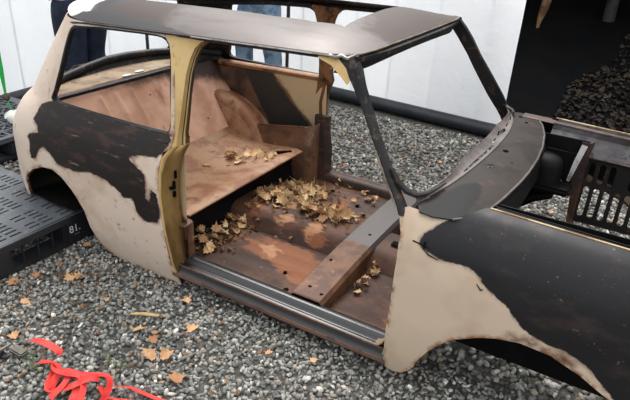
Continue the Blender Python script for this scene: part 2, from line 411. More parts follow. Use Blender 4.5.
# cant rails above the doors, windscreen pillars and header
for s in (-1, 1):
    path = [(-.14, s*.545, 1.04), (.0, s*.545, 1.040), (.2, s*.545, 1.041), (.4, s*.543, 1.044), (.55, s*.54, 1.047), (.66, s*.52, 1.052)]
    tube('cant_rail', [(a, b, interp(GUT, a)-.008) for a, b, c in path], .011, M_BLACK, car, 6, 1.1)
    path = [(-.14, s*.53, 1.053), (-.4, s*.525, 1.040), (-.62, s*.50, 1.018), (-.78, s*.42, 1.008), (-.86, s*.30, 1.005)]
    tube('quarter_top_rail', path, .016, M_BLACK, car, 6, 1.0)
    AP = [(1.082,.585,.660,.545,.50), (1.05,.620,.690,.552,.507), (1.0,.660,.728,.563,.519), (.93,.710,.772,.576,.535), (.86,.752,.824,.59,.552), (.80,.792,.868,.602,.566), (.74,.832,.908,.617,.58), (.70,.862,.930,.628,.592), (.67,.885,.955,.640,.60), (.645,.90,.99,.650,.61)]
    secs = []
    for z, x0, x1, yo, yi in AP:
        if s < 0: x1 = x0+.029+.036*max(0, min(1, (z-.97)/.1)); yi = yo-(yo-yi)*.7
        pl = [(x0, yi), (x0+.002, yo-.004), (x0+.008, yo), (x1-.010, yo-.003), (x1-.003, yo-.010), (x1, yi)]
        secs.append([(x, s*y, z) for x, y in pl])
    loft('windscreen_pillar', secs, M_BLACK, car, closed=True, ang=30)
    if s == -1:   # pale bare edge running down the pillar
        loft('pillar_edge', [[(x0-.002, -yo+.006, z), (x0-.002, -yo-.001, z), (x0+.006, -yo-.003, z)] for z, x0, x1, yo, yi in
             [(.82,.779,0,.598,0),(.80,.792,0,.602,0),(.74,.832,0,.617,0),(.70,.862,0,.628,0),(.665,.888,0,.642,0)]], M_LIPG, car, thick=.002)
        # gusset between rail and pillar
        loft('pillar_gusset', [[(.53,-.548,1.078),(.53,-.558,1.068)],[(.60,-.548,1.074),(.582,-.561,1.052)],[(.632,-.552,1.048),(.622,-.566,1.022)],[(.652,-.558,1.012),(.648,-.569,1.0)]], M_TAN, car, thick=.004)
hp = [(.668-.03*(abs(y)/.52)**4, y, 1.070) for y in [(-.52+.065*i) for i in range(17)]]
tube('windscreen_header', hp, .017, M_BLACK, car, 6, .8)
loft('header_face', [[roof(x, y, -.004), (x-.006, y, roof(x, y)[2]-.02), (x-.022, y*.985, 1.035-.012*(abs(y)/.52)**2)] for x, y in [(.60,-.54),(.622,-.538),(.650,-.498),(.662,-.40),(.665,-.2),(.666,0),(.665,.2),(.660,.45),(.648,.518),(.62,.54)]], M_BLACK, car, thick=.003)

# roof: one pressing with the top cut away
gut = [(.56,-.556),(.3,-.558),(0,-.558),(-.3,-.558),(-.545,-.555)]
arc = [(-.545-.38*math.sin(t), -(.175+.38*math.cos(t))) for t in [math.radians(a) for a in range(10, 91, 10)]]
ROUT = gut+arc+[(a, -b) for a, b in reversed(arc)]+[(a, -b) for a, b in reversed(gut)]+[(.62,.545),(.648,.52),(.660,.45),(.665,.2),(.666,0),(.665,-.2),(.662,-.40),(.650,-.50),(.62,-.54)]
ROUT = list(reversed(ROUT))
HOLE = [(-.50,-.34),(-.457,-.343),(-.163,-.325),(.073,-.308),(.19,-.312),(.301,-.303),(.37,-.309),(.464,-.293),(.488,-.304),(.478,-.25),(.468,-.15),(.458,-.04),(.443,.123),(.435,.28),(.42,.42),(.2,.425),(-.1,.43),(-.4,.42),(-.52,.40),(-.53,.1),(-.52,-.3)]
RCR = [(-.60,-.30),(-.66,-.42),(-.62,-.488),(-.56,-.50),(-.505,-.53),(-.54,-.538),(-.60,-.52),(-.66,-.52),(-.72,-.535),(-.8,-.7),(-1.2,-.6),(-1.2,.6),(-.7,.6),(-.65,.2)]
sheet('roof_panel', ROUT, [HOLE], lambda x, y: roof(x, y), M_R, car, .03, .004,
      {'cream': [RCR], 'soot_shade': [[(-.72,-.535),(-.66,-.49),(-.58,-.475),(-.40,-.485),(-.25,-.50),(-.12,-.535),(-.02,-.556),(-.1,-.62),(-.8,-.7)], [(-.66,-.40),(-.60,-.46),(-.53,-.47),(-.48,-.33),(-.6,-.25)]],
       'brown': [[(-.6,-.6),(-.15,-.6),(-.25,-.2),(-.7,-.2)], [(.53,-.3),(.75,-.3),(.75,.7),(.2,.7)]]})  # header and rear rail browned: their dark reflections are painted into the colour
for s in (-1, 1):
    path = [(x, s*y, interp(GUT, x)-.004) for x, y in ((.60,.556),(.4,.561),(.2,.562),(0,.562),(-.2,.562),(-.4,.560),(-.56,.556),(-.66,.545),(-.76,.50))]
    tube('drip_rail', path, [.006]*9, M_BRIGHT if False else M_BLACK, car, 6, .8)
    loft('rail_highlight', [[(x, y+s*.0065, z+.003), (x, y+s*.008, z), (x, y+s*.0065, z-.002)] for x, y, z in path[:4]], M_BRIGHT, car)
lip = [roof(x, y) for x, y in [(.60,-.548),(.622,-.542),(.652,-.502),(.665,-.40),(.668,-.2),(.669,0),(.668,.2),(.663,.45),(.650,.522),(.622,.547)]]
tube('roof_lip', [(x, y, z-.002) for x, y, z in lip], .0038, M_LIPG, car, 6)
jag = [(.57,-.556,1.083),(.595,-.560,1.078),(.61,-.550,1.086),(.63,-.546,1.078),(.648,-.52,1.088)]
tube('torn_roof_corner', jag, .006, M_BRIGHT, car, 6)

# sills
SP = [(-.55,.07),(-.553,.102),(-.56,.112),(-.585,.118),(-.597,.115),(-.604,.103),(-.612,.097),(-.622,.097),(-.629,.103),(-.636,.106),(-.643,.103)]
SP2 = [(-.643,.103),(-.648,.092),(-.650,.080),(-.656,.074),(-.662,.066)]
SP3 = [(-.662,.066),(-.667,.062),(-.666,.056),(-.655,.049),(-.64,.044),(-.60,.042)]
for s in (-1, 1):
    xs = [-.075+i*1.003/10 for i in range(11)]
    loft('sill_step', [[(x, -s*y, z) for y, z in SP] for x in xs], M_SILL if s == -1 else M_DBROWN, car, ang=80, thick=.003)
    loft('sill_seam', [[(x, -s*y, z) for y, z in SP2] for x in xs], M_SILL, car, ang=40, thick=.003)
    loft('sill_outer', [[(x, -s*y, z) for y, z in SP3] for x in xs], M_PINK, car, ang=80, thick=.003)
    for yy, zz, r in ((.645,.104,.0028),(.662,.069,.0032)):
        tube('sill_edge', [(-.08, s*yy, zz), (.4, s*yy, zz), (.925, s*yy, zz)], r, M_COPPER, car, 6)
    # upturned bend at the foot of the door post
    loft('sill_corner', [[(-.055-.02*k, s*(.66-.10*t), .10+.12*k*k) for t in (0, .25, .5, .75, 1)] for k in (0, .3, .6, 1)], M_POST, car, thick=.003)
    loft('sill_front_corner', [[(.87+.045*math.sin(k*PI/2), s*(.645-.085*t), .103+.07*(1-math.cos(k*PI/2))) for t in (0, .3, .6, 1)] for k in (0, .25, .5, .75, 1)], M_SHELF, car, thick=.003)

# front wings with the panel ahead of the door
WTOP = [(.893,.673),(.925,.695),(.965,.692),(1.004,.680),(1.063,.690),(1.111,.735),(1.15,.79),(1.22,.79),(1.4,.79),(1.6,.79),(1.74,.79)]
WBOT = [(1.74,.05),(1.71,.13),(1.66,.24),(1.611,.285),(1.525,.338),(1.435,.369),(1.348,.373),(1.28,.358),(1.232,.339),(1.159,.297),(1.115,.255),(1.078,.205),(1.05,.15),(1.035,.105),(1.012,.066),(.985,.04),(.955,.03),(.925,.045)]
WBACK = [(.922,.08),(.925,.223),(.93,.353),(.931,.507),(.925,.60),(.905,.655)]
WOUT = WTOP+WBOT+WBACK
WBLACK = [(1.018,.638),(.991,.605),(.992,.579),(1.024,.566),(1.065,.559),(1.159,.558),(1.2,.541),(1.205,.528),(1.284,.478),(1.341,.433),(1.383,.411),(1.448,.401),(1.488,.395),(1.544,.372),(1.577,.335),(1.629,.285),(1.70,.2),(2,.1),(2,1),(1.2,1),(1.13,.78),(1.11,.755),(1.07,.70),(1.045,.672),(1.03,.655)]
wrim = [(.5,1.5),(2.5,1.5),(2.5,.05)]+WBOT[1:]+WBACK+[(.85,.66)]
for s in (-1, 1):
    sheet('front_wing', WOUT, [], lambda x, q, s=s: wing(x, q, s), M_W, car, .022, .004,
          {'black': [WBLACK], 'rim': [wrim], 'scorch': [[(1.30,.385),(1.36,.40),(1.45,.392),(1.50,.37),(1.5,.35),(1.42,.372),(1.36,.38)]], 'smear': [[(1.0,.60),(1.06,.64),(1.2,.60),(1.24,.55),(1.1,.57)],[(1.05,.565),(1.13,.56),(1.1,.58)]]}, flip=(s == -1))
    tube('bonnet_channel', [Vector(wing(x, .79, s))+Vector((0, 0, .004)) for x in (1.16, 1.25, 1.35, 1.45, 1.55, 1.65, 1.72)], .0035, M_LIP, car, 6)
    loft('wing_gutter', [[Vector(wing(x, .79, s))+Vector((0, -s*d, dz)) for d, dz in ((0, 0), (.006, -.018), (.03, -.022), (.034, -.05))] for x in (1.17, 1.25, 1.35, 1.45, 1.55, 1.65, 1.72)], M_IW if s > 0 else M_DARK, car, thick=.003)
    # rolled wheel arch edge
    tube('wheel_arch_edge', [Vector(wing(x, q, s))+Vector((0, -s*.006, 0)) for x, q in WBOT[2:-1]], .006, M_COPPER, car, 6)
    tube('rear_arch_edge', [Vector(side(x, q, s))+Vector((0, -s*.006, 0)) for x, q in QBOT], .005, M_COPPER, car, 6)
    # hinge-side return of the wing panel (A post)
    secs = []
    for x, q in [(.905,.655),(.925,.60),(.931,.507),(.93,.353),(.925,.223),(.922,.13),(.915,.095)]:
        a = wing(x, q, s); secs.append([(a[0], a[1]-s*.002, a[2]), (a[0]-.004, a[1]-s*.03, a[2]), (a[0]-.002, a[1]-s*.034, a[2]), (a[0]+.05, a[1]-s*.05, a[2])])
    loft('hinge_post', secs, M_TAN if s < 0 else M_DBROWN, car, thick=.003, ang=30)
# front wheel-side seam sticking-out burr on the wing
box('weld_burr', (-.03,.03,-.002,.002,-.0015,.0015), M_DARK, car, 0, M=Matrix.Translation(Vector(wing(1.0, .585))+Vector((0, -.004, 0)))@Matrix.Rotation(.15, 4, 'Y'))
box('weld_burr', (-.002,.002,-.003,.003,-.018,.018), M_DARK, car, 0, M=Matrix.Translation(Vector(wing(1.01, .58))+Vector((0, -.004, 0))))
for pth in ([(1.0,.58),(1.03,.56),(1.06,.553)], [(1.19,.52),(1.205,.505),(1.212,.51)], [(-.055,.668),(-.07,.66),(-.095,.655)]):
    f = wing if pth[0][0] > .5 else side
    tube('torn_metal_sliver', [Vector(f(*p))+Vector((0, -.006, 0)) for p in pth], [.001, .003, .0012], M_BLACK, car, 5)

# scuttle under the windscreen
SF = [(.99,.625),(1.045,.60),(1.09,.52),(1.125,.42),(1.156,.296),(1.178,.15),(1.188,.0),(1.188,-.15),(1.182,-.265),(1.165,-.42),(1.145,-.525),(1.108,-.595),(1.068,-.632),(1.011,-.645),(.966,-.640)]
SB = [(.945,-.60),(.962,-.55),(.999,-.434),(1.02,-.30),(1.033,-.15),(1.038,0),(1.035,.15),(1.022,.28),(.995,.42),(.965,.53),(.945,.585)]
SH = [ngon(1.014,.50,.012,.02,8,.3), ngon(1.06,.40,.008,.016,8,.4), ngon(1.077,-.04,.012,.016,10), ngon(1.069,-.225,.012,.018,10), ngon(1.124,-.134,.005,.005,6)]
SPATCH = [(.96,-.66),(.966,-.569),(1.003,-.50),(1.03,-.41),(1.07,-.38),(1.095,-.40),(1.105,-.47),(1.095,-.56),(1.12,-.66),(1.0,-.70)]
sheet('scuttle_panel', SF+SB, SH, lambda x, y: scut(x, y), M_SCUT, car, .03, .004, {'patch': [SPATCH], 'cream': [[(.945,-.62),(.96,-.55),(.972,-.54),(.965,-.61)]]}, hstep=.01)
tube('scuttle_lip', [Vector(scut(x, y))+Vector((.002, 0, 0)) for x, y in SF[1:-2]], .004, M_GREY, car, 6)
loft('scuttle_face', [[Vector(scut(x, y))+Vector((d, 0, dz)) for d, dz in ((.002, 0), (.004, -.03), (-.02, -.045), (-.05, -.06))] for x, y in SF[:-3]], M_DARK, car, thick=.003)
# windscreen flange with its slots
def flange(t, w):     # t along the screen edge (-1..1), w 0 at the glass side .. 1 at the scuttle
    y = t; b = interp([(-.60,.945),(-.55,.962),(-.434,.999),(-.3,1.02),(-.15,1.033),(0,1.038),(.15,1.035),(.28,1.022),(.42,.995),(.53,.965),(.585,.945)], y)
    wd = .055 if abs(y) < .22 else .055*max(.22, 1-(abs(y)-.22)/.36)
    return (b-wd*(1-w), y*(1-.02*(1-w)), scut(b, y)[2]+.004+.012*(1-w)-.006*math.sin(w*PI))
fh = [[(-.33,.62),(-.02,.62),(-.02,.80),(-.33,.80)], [(.10,.45),(.15,.30),(.19,.45),(.23,.55),(.20,.75),(.14,.60)], [(.26,.5),(.31,.5),(.31,.6),(.26,.6)], [(.38,.55),(.46,.55),(.46,.72),(.38,.72)], [(.0,.45),(.07,.45),(.07,.55),(.0,.55)]]
sheet('windscreen_flange', [(-.60,0),(.585,0),(.585,1),(-.60,1)], fh, flange, M_GREY, car, .05, .003, flip=True)
loft('dash_rail', [[Vector(flange(y, 0))+Vector((-d, 0, dz)) for d, dz in ((0, 0), (-.004, -.03), (.01, -.05))] for y in [-.58+.058*i for i in range(21)]], M_DBROWN, car, thick=.003)

for s in (1, -1):     # rounded lower corners of the screen opening
    tube('screen_corner', [(.845,s*.603,.775),(.872,s*.606,.74),(.902,s*.602,.712),(.932,s*.588,.700),(.955,s*.560,.702),(.972,s*.52,.708),(.985,s*.47,.714)], [.008,.011,.013,.012,.010,.008,.005], M_BLACK, car, 8, .8)
# bulkhead and engine bay
bh = []
for y in [-.5+.1*i for i in range(11)]:
    bh.append([(1.10, y, .66), (1.085, y, .55), (1.08, y, .40), (1.03, y, .28), (.96, y, .15), (.90, y, .07)])
loft('bulkhead', bh, M_DARK, car, thick=.004)
loft('bulkhead_shelf', [[(1.10, y, .655), (1.16, y, .60), (1.17, y, .50), (1.085, y, .42)] for y in (-.5, -.25, 0, .25, .5)], M_DARK, car, thick=.004)
IWo = [(1.06,.03),(1.10,.16),(1.18,.28),(1.27,.33),(1.33,.34),(1.33,.66),(1.06,.66)]
def iw(yy, s=1): return lambda x, z: (x, s*(yy+.03*(z-.3)), z)
# far inner wing: louvred panel where the radiator stood
LV = []
for r, (z0, z1) in enumerate(((.315, .455), (.475, .565))):
    for k in range(9):
        x = 1.352+k*.042
        if r == 1 and k in (3,): continue
        LV.append([(x, z0+.01), (x+.006, z0), (x+.018, z0), (x+.024, z0+.01), (x+.024, z1-.01), (x+.018, z1), (x+.006, z1), (x, z1-.01)])
IWf = [(1.335,.285),(1.74,.285),(1.74,.60),(1.325,.60)]
sheet('louvred_inner_wing', IWf, LV, lambda x, z: (x, .44+.10*(z-.3), z), M_LOUV, car, .04, .006)
tube('louvre_frame', [(1.335,.452,.288),(1.74,.452,.288)], .008, M_COPPER, car, 6)
tube('louvre_frame', [(1.325,.462,.592),(1.74,.462,.592)], .012, M_COPPER, car, 6)
loft('inner_wing_post', [[(1.30,.43,.66),(1.335,.43,.66),(1.345,.47,.66)], [(1.295,.42,.50),(1.33,.42,.50),(1.34,.47,.50)], [(1.31,.42,.38),(1.335,.42,.38),(1.345,.47,.38)], [(1.325,.42,.22),(1.34,.42,.22),(1.35,.47,.22)]], M_DBROWN, car, thick=.004)
tube('strut_brace', [(1.315,.40,.655),(1.30,.37,.58),(1.288,.35,.50)], [.017,.016,.010], M_BRIGHT, car, 4, .35, up=(0, 1, 0))
for s in (1, -1):
    sheet('inner_wing', [(1.09,.30),(1.16,.36),(1.28,.40),(1.33,.40),(1.33,.66),(1.09,.66)] if s > 0 else [(1.02,.085),(1.72,.085),(1.74,.35),(1.74,.68),(1.09,.68),(1.05,.3)], [ngon(1.24,.455,.02,.012,10)] if s > 0 else [], iw(.44, s), M_DARK, car, .05, .004)
    # grey top ledge of the inner wing with its sloping face
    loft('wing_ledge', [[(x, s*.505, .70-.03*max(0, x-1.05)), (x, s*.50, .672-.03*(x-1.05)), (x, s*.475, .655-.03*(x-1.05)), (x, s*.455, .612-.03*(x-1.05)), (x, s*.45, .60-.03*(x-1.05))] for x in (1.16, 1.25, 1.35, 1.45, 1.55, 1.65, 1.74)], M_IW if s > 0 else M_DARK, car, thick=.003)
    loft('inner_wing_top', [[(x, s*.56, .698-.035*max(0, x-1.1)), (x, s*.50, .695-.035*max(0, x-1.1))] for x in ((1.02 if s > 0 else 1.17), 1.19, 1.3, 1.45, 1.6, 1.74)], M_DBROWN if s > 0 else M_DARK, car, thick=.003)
for xx, zz, r in ((1.225,.645,.005),(1.245,.643,.005),(1.50,.632,.011)):
    bm = bmesh.new(); bmesh.ops.create_cone(bm, cap_ends=True, segments=12, radius1=r, radius2=r, depth=.006, matrix=Matrix.Translation((xx, .468, zz))@Matrix.Rotation(PI/2.6, 4, 'X'))
    finish(bm, 'bolt_head' if r < .01 else 'ledge_hole', M_BRIGHT if r < .01 else M_VOID, car, 40)
# suspension tower dome
secs = []
for k, (r, z) in enumerate(((.080,.46),(.078,.545),(.070,.57),(.052,.583),(.03,.589),(.004,.591))):
    secs.append([(1.175+r*math.cos(2*PI*i/20), .39+r*math.sin(2*PI*i/20), z) for i in range(20)])
loft('suspension_tower', secs, M_DARK, car, closed=True, caps=False, ang=60)
box('subframe_mount', (1.12,1.31,.30,.42,.44,.47), M_DARK, car, .01)
box('subframe_rail', (1.10,1.74,.30,.36,.14,.20), M_DARK, car, .01)
box('subframe_rail', (1.10,1.74,-.36,-.30,.14,.20), M_DARK, car, .01)
# inner arch sheets dropping behind the wheels
for s in (1, -1):
    loft('front_wheel_arch_inner', [[(1.36+.36*math.cos(a), s*.655, .03+.365*math.sin(a)), (1.36+.36*math.cos(a), s*.42, .03+.365*math.sin(a))] for a in [math.radians(d) for d in (range(20, 175, 10) if s < 0 else range(110, 176, 13))]], M_DARK, car, thick=.003)
# front valance / slam panel
loft('front_panel', [[(1.76-.06*(y/.5)**2, y, z) for z in (.10, .16, .24)] for y in [-.5+.1*i for i in range(11)]], M_DARK, car, thick=.004)
loft('bonnet_slam_panel', [[(1.70-.04*(y/.5)**2, y, .64), (1.76-.06*(y/.5)**2, y, .65), (1.77-.06*(y/.5)**2, y, .60)] for y in [-.54+.108*i for i in range(11)]], M_BLACK, car, thick=.004)

# ---------------------------------------------------------------- floor, tunnel, crossmember
def tun(y, w=.105, h=.085):
    e = abs(y)/w
    return 0 if e >= 1 else h*(1-(1-min(1, (1-e)/.55))**2.2)
def floor_h(x, y):
    z = .07
    a = abs(y)
    if .13 < a < .54:
        for r in (.20, .29, .38, .47):
            d = abs(a-r)/.02
            if d < 1 and -.12 < x < .46: z += .013*(1-d*d)
    return (x, y, z)
fl_h = [ngon(.40,-.50,.013,.013,10), ngon(.33,-.40,.010,.010,10), ngon(.06,-.535,.008,.008,8), ngon(.30,.36,.012,.012,10), ngon(.10,.45,.01,.01,8)]
ORG1 = [(-.02,-.28),(.10,-.33),(.22,-.36),(.34,-.43),(.44,-.46),(.46,-.36),(.42,-.24),(.33,-.17),(.22,-.19),(.10,-.22)]
sheet('floor_pan', [(-.21,-.57),(.92,-.57),(.92,.57),(-.21,.57)], fl_h, floor_h, M_FLOOR, car, .03, .004,
      {'orange': [ORG1, [(.83,-.56),(.87,-.3),(.95,-.2),(.95,-.6)], [(.1,.2),(.3,.3),(.2,.4)]], 'orange2': [[(.10,-.28),(.2,-.33),(.22,-.27),(.15,-.22)]]}, hstep=.01)
grid('tunnel', 40, 16, lambda u, v: (-.20+u*1.12, -.16+.32*v, .071+tun(-.16+.32*v, .155, .074+.006*math.sin(u*5))), M_FLOOR, car, .003,
     {'orange': lambda u, v: .02-abs(u-.12)*.6-abs(v-.3)*.1 if u < .3 else .08-abs(u-.47)*.8-abs(v-.1), 'orange2': lambda u, v: .035-min(abs(u-.30), abs(u-.44))*.7-abs(v-.22)*.25})
box('gear_lever_hole', (.66,.70,-.03,.01,.145,.1515), M_VOID, car, .002)
box('drain_hole', (.10,.115,-.055,-.04,.148,.1525), M_VOID, car, .001)
# crossmember: a hat section welded across
cm = []
ys = [-.565,-.56,-.45,-.3,-.15,-.05,.05,.15,.3,.45,.56,.565]
for y in ys:
    e = .004 if abs(y) > .562 else 0; h = interp([(-.56,.128),(-.15,.156),(.2,.160),(.56,.15)], y)-e
    cm.append([(.455, y, .072), (.462, y, h-.016), (.474, y, h), (.596, y, h), (.609, y, h-.014), (.612, y, .072)])
xm = Mat('crossmember_rust', .6, 0, .3).base((122, 84, 60)); xm.mix(xm.ramp(xm.noise(8, 5), .44, .6), (94, 62, 46)); xm.mix(xm.ramp(xm.noise(30, 5), .58, .7), (146, 104, 74))
xm.patch('grey', (80, 72, 70), .012, 22, .005, .45); M_XM = xm.bump(60, .3).done()
o = loft('crossmember', cm, M_XM, car, ang=30, thick=.003)
a = o.data.attributes.new('grey', 'FLOAT', 'POINT'); a.data.foreach_set('value', [sdist((v.co.x, v.co.y), [(.3,-.10),(.8,-.13),(.8,.7),(.3,.7)]) for v in o.data.vertices])
for x, y in ((.515,-.50),(.58,-.52),(.50,-.30),(.55,-.02)):
    bm = bmesh.new(); bmesh.ops.create_cone(bm, cap_ends=True, segments=12, radius1=.008, radius2=.008, depth=.003, matrix=Matrix.Translation((x, y, interp([(-.56,.128),(-.15,.156),(.2,.160),(.56,.15)], y)+.0005)))
    finish(bm, 'bolt_hole', M_VOID, car)
loft('toe_board', [[(.88, y, .07), (.93, y, .12), (1.0, y, .25), (1.05, y, .34)] for y in (-.60, -.3, 0, .3, .60)], M_BROWN, car, thick=.003)
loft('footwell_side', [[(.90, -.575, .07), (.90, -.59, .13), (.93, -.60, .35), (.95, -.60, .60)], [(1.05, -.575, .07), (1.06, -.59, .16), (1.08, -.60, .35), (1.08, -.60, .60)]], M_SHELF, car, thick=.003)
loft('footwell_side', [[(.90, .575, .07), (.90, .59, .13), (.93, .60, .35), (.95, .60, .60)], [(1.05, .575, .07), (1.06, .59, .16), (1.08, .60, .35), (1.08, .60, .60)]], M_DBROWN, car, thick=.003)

# ---------------------------------------------------------------- rear seat pan, heelboard, bulkhead, arches, bins
sp = [(-.10,-.52),(-.105,.43),(-.30,.47),(-.64,.50),(-.66,0),(-.64,-.50),(-.35,-.54)]
def seat_h(x, y):
    z = .285-.03*math.sin(max(0, min(1, (x+.60)/.48))*PI)
    if x > -.14: z -= .012*(x+.14)/.04
    if x < -.58: z += .5*(-.58-x)
    return (x, y, z)
sheet('seat_pan', sp, [[(-.19,.30),(-.13,.37),(-.16,.40),(-.24,.36)], ngon(-.40,-.36,.022,.012,8,.4), ngon(-.27,-.46,.012,.007,7,.9), ngon(-.33,.05,.012,.007,7,.9)], seat_h, M_SEAT, car, .035, .003, hstep=.02)
tube('seat_pan_lip', [(-.10,-.52,.272),(-.101,0,.272),(-.105,.43,.272)], .006, M_SEAT, car, 6)
grid('heelboard', 4, 12, lambda u, v: (-.17-.02*math.sin(u*PI), -.56+1.12*v, .07+.20*u), M_DARK, car, .003)  # near-black material carries the shade under the seat pan overhang
def seatback(u, v):
    y = (-.56+1.12*v)*(1+.09*u); z = .26+u*.41; x = -.60-.24*u-.03*u*u
    for r in (-.32, -.22, -.12):
        d = abs(y-r)/.016
        if d < 1 and .42 < u < .9: x += .012*(1-d*d)
    d = math.hypot((y-.08)/.13, (u-.62)/.30)
    if d < 1: x += .014*min(1, (1-d)/.25)
    return (x, y, z)
grid('rear_bulkhead_panel', 40, 90, seatback, M_BACK, car, .003, {'soot_shade': lambda u, v: (v-.62)*.25+(u-.84)*.5})  # top far corner darkened: interior corner shading painted into the panel colour
for y, z, r in ((.215,.60,.008),(.23,.52,.006),(-.02,.57,.005),(.30,.38,.006),(.10,.33,.006),(-.30,.45,.005)):
    u = (z-.26)/.41; x = seatback(u, (y+.56)/1.12)[0]
    bm = bmesh.new(); bmesh.ops.create_cone(bm, cap_ends=True, segments=10, radius1=r, radius2=r, depth=.006, matrix=Matrix.Translation((x+.001, y, z))@Matrix.Rotation(PI/2+.5, 4, 'Y'))
    finish(bm, 'bolt_hole', M_VOID, car)
for s in (1, -1):
    secs = []
    for d in range(-20, 151, 10):
        a = math.radians(d); c, sn = math.cos(a), math.sin(a)
        secs.append([(-.745+r*c, s*y, .10+r*sn) for y, r in ((.61,.372),(.50,.372),(.455,.366),(.436,.350),(.430,.33),(.430,.20),(.430,.01))])
    loft('wheel_arch_drum', secs, M_SEAT if s > 0 else M_DBROWN, car, ang=50, thick=.003)
    secs = [[(-.745+r*math.cos(a), s*y, .10+r*math.sin(a)) for r, y in ((.355,.432),(.380,.436),(.398,.455),(.402,.49),(.392,.525),(.370,.54))] for a in [math.radians(d) for d in range(-10, 130, 8)]]
    loft('wheel_arch_bead', secs, M_SEAT, car, ang=60)
# parcel shelf with two white oval discs, rear window rail
sh_h = [ngon(-.922,-.05,.013,.032,12), ngon(-.938,.055,.013,.032,12)]
sheet('parcel_shelf', [(-.865,-.53),(-.865,.53),(-.95,.53),(-1.09,.36),(-1.11,.1),(-1.11,-.1),(-1.09,-.30),(-.96,-.50)], [], lambda x, y: (x, y, .655), M_SHELF, car, .05, .003)
M_WHITE = Mat('plain_white', .5).base((225, 222, 216)).done()
for h in sh_h:
    bm = bmesh.new(); f = bm.faces.new([bm.verts.new((x, y, .658)) for x, y in h]); r = bmesh.ops.extrude_face_region(bm, geom=[f])
    for v in r['geom']:
        if isinstance(v, bmesh.types.BMVert): v.co.z += .004
    finish(bm, 'shelf_white_oval', M_WHITE, car)
tube('shelf_front_rail', [(-.858,-.55,.655),(-.856,0,.656),(-.856,.58,.66)], .014, M_BLACK, car, 6)
rr = [(-.80,-.60,.668),(-.92,-.555,.664),(-1.02,-.46,.665),(-1.08,-.32,.675),(-1.11,-.15,.69),(-1.13,.0,.70),(-1.125,.15,.70),(-1.10,.32,.695),(-1.03,.46,.69),(-.93,.555,.69),(-.80,.60,.69)]
loft('rear_window_ledge', [[(x, y, z), (x*.995, y*.99, z-.02), (x+.03, y*.96, .650)] for x, y, z in rr], M_BLACK, car, thick=.003)
tube('rear_window_rail', rr, .021, M_BLACK, car, 8)
loft('tail_panel', [[(-1.145,y,.70),(-1.20,y,.66),(-1.26,y,.60),(-1.345,y,.50),(-1.355,y,.36),(-1.33,y,.165)] for y in (-.20,-.1,0,.1,.20)], M_Q, car, thick=.003)
loft('boot_floor', [[(x, y, .172) for y in (-w, -.3*w, 0, .3*w, w)] for x, w in ((-.70, .655), (-.85, .66), (-1.0, .64), (-1.1, .60), (-1.2, .53), (-1.27, .44), (-1.32, .30))], M_DARK, car, thick=.003)
tube('post_bead', [(-.03,.572,.735),(-.045,.585,.69),(-.066,.592,.62),(-.085,.592,.53),(-.080,.590,.44)], [.012,.014,.017,.016,.014], M_FPOST, car, 8)
loft('post_base', [[(-.105,.56,z), (-.095,.545,z), (-.020-.02*(z > .3),.548,z), (-.002-.02*(z > .3),.575,z), (-.0-.02*(z > .3),.60,z), (-.105,.60,z)] for z in (.10, .25, .38, .455)], M_DBROWN, car, closed=True)
# inner side of the far quarter, waist rails, side bins
for s in (1, -1):
    sheet('inner_quarter_panel', [(-.58,.20),(-.05,.20),(-.05,.66),(-.82,.66),(-.78,.52),(-.62,.45)], [], lambda x, z, s=s: (x, s*(.585-.03*(z-.4)), z), M_INNER, car, .025, .003,
          {'strip': [[(-.66,.70),(-.50,.70),(-.14,.36),(-.14,.30),(-.42,.30)]], 'cream': [[(-.47,.70),(.1,.70),(.1,.30),(-.06,.30)]]})
    tube('waist_rail', [(-.80,s*.585,.642),(-.5,s*.597,.648),(-.25,s*.597,.654),(-.05,s*.597,.660)], .026, M_FPOST, car, 8, .8)
    xe = 0 if s > 0 else -.10
    loft('side_bin', [[(x, s*y, .07) , (x, s*(y-.004), .25), (x, s*y, h-.004), (x, s*(y+.010), h), (x, s*(y+.012), h-.03)] for x, y, h in ((-.43,.455,.355),(-.25,.455,.382),(-.11,.46,.405),(-.078,.48,.412),(-.064,.53,.415),(-.060,.59,.415))] if s > 0 else
         [[(x, s*y, .07), (x, s*y, .27), (x, s*(y+.008), .28), (x, s*.62, .28)] for x, y in ((-.30,.54),(-.10,.54),(-.055,.545),(-.04,.56),(-.035,.60))], M_BROWN, car, thick=.003, ang=50)
tube('bin_edge', [(-.43,.458,.357),(-.25,.458,.384),(-.11,.462,.407)], .004, M_COPPER, car, 6)
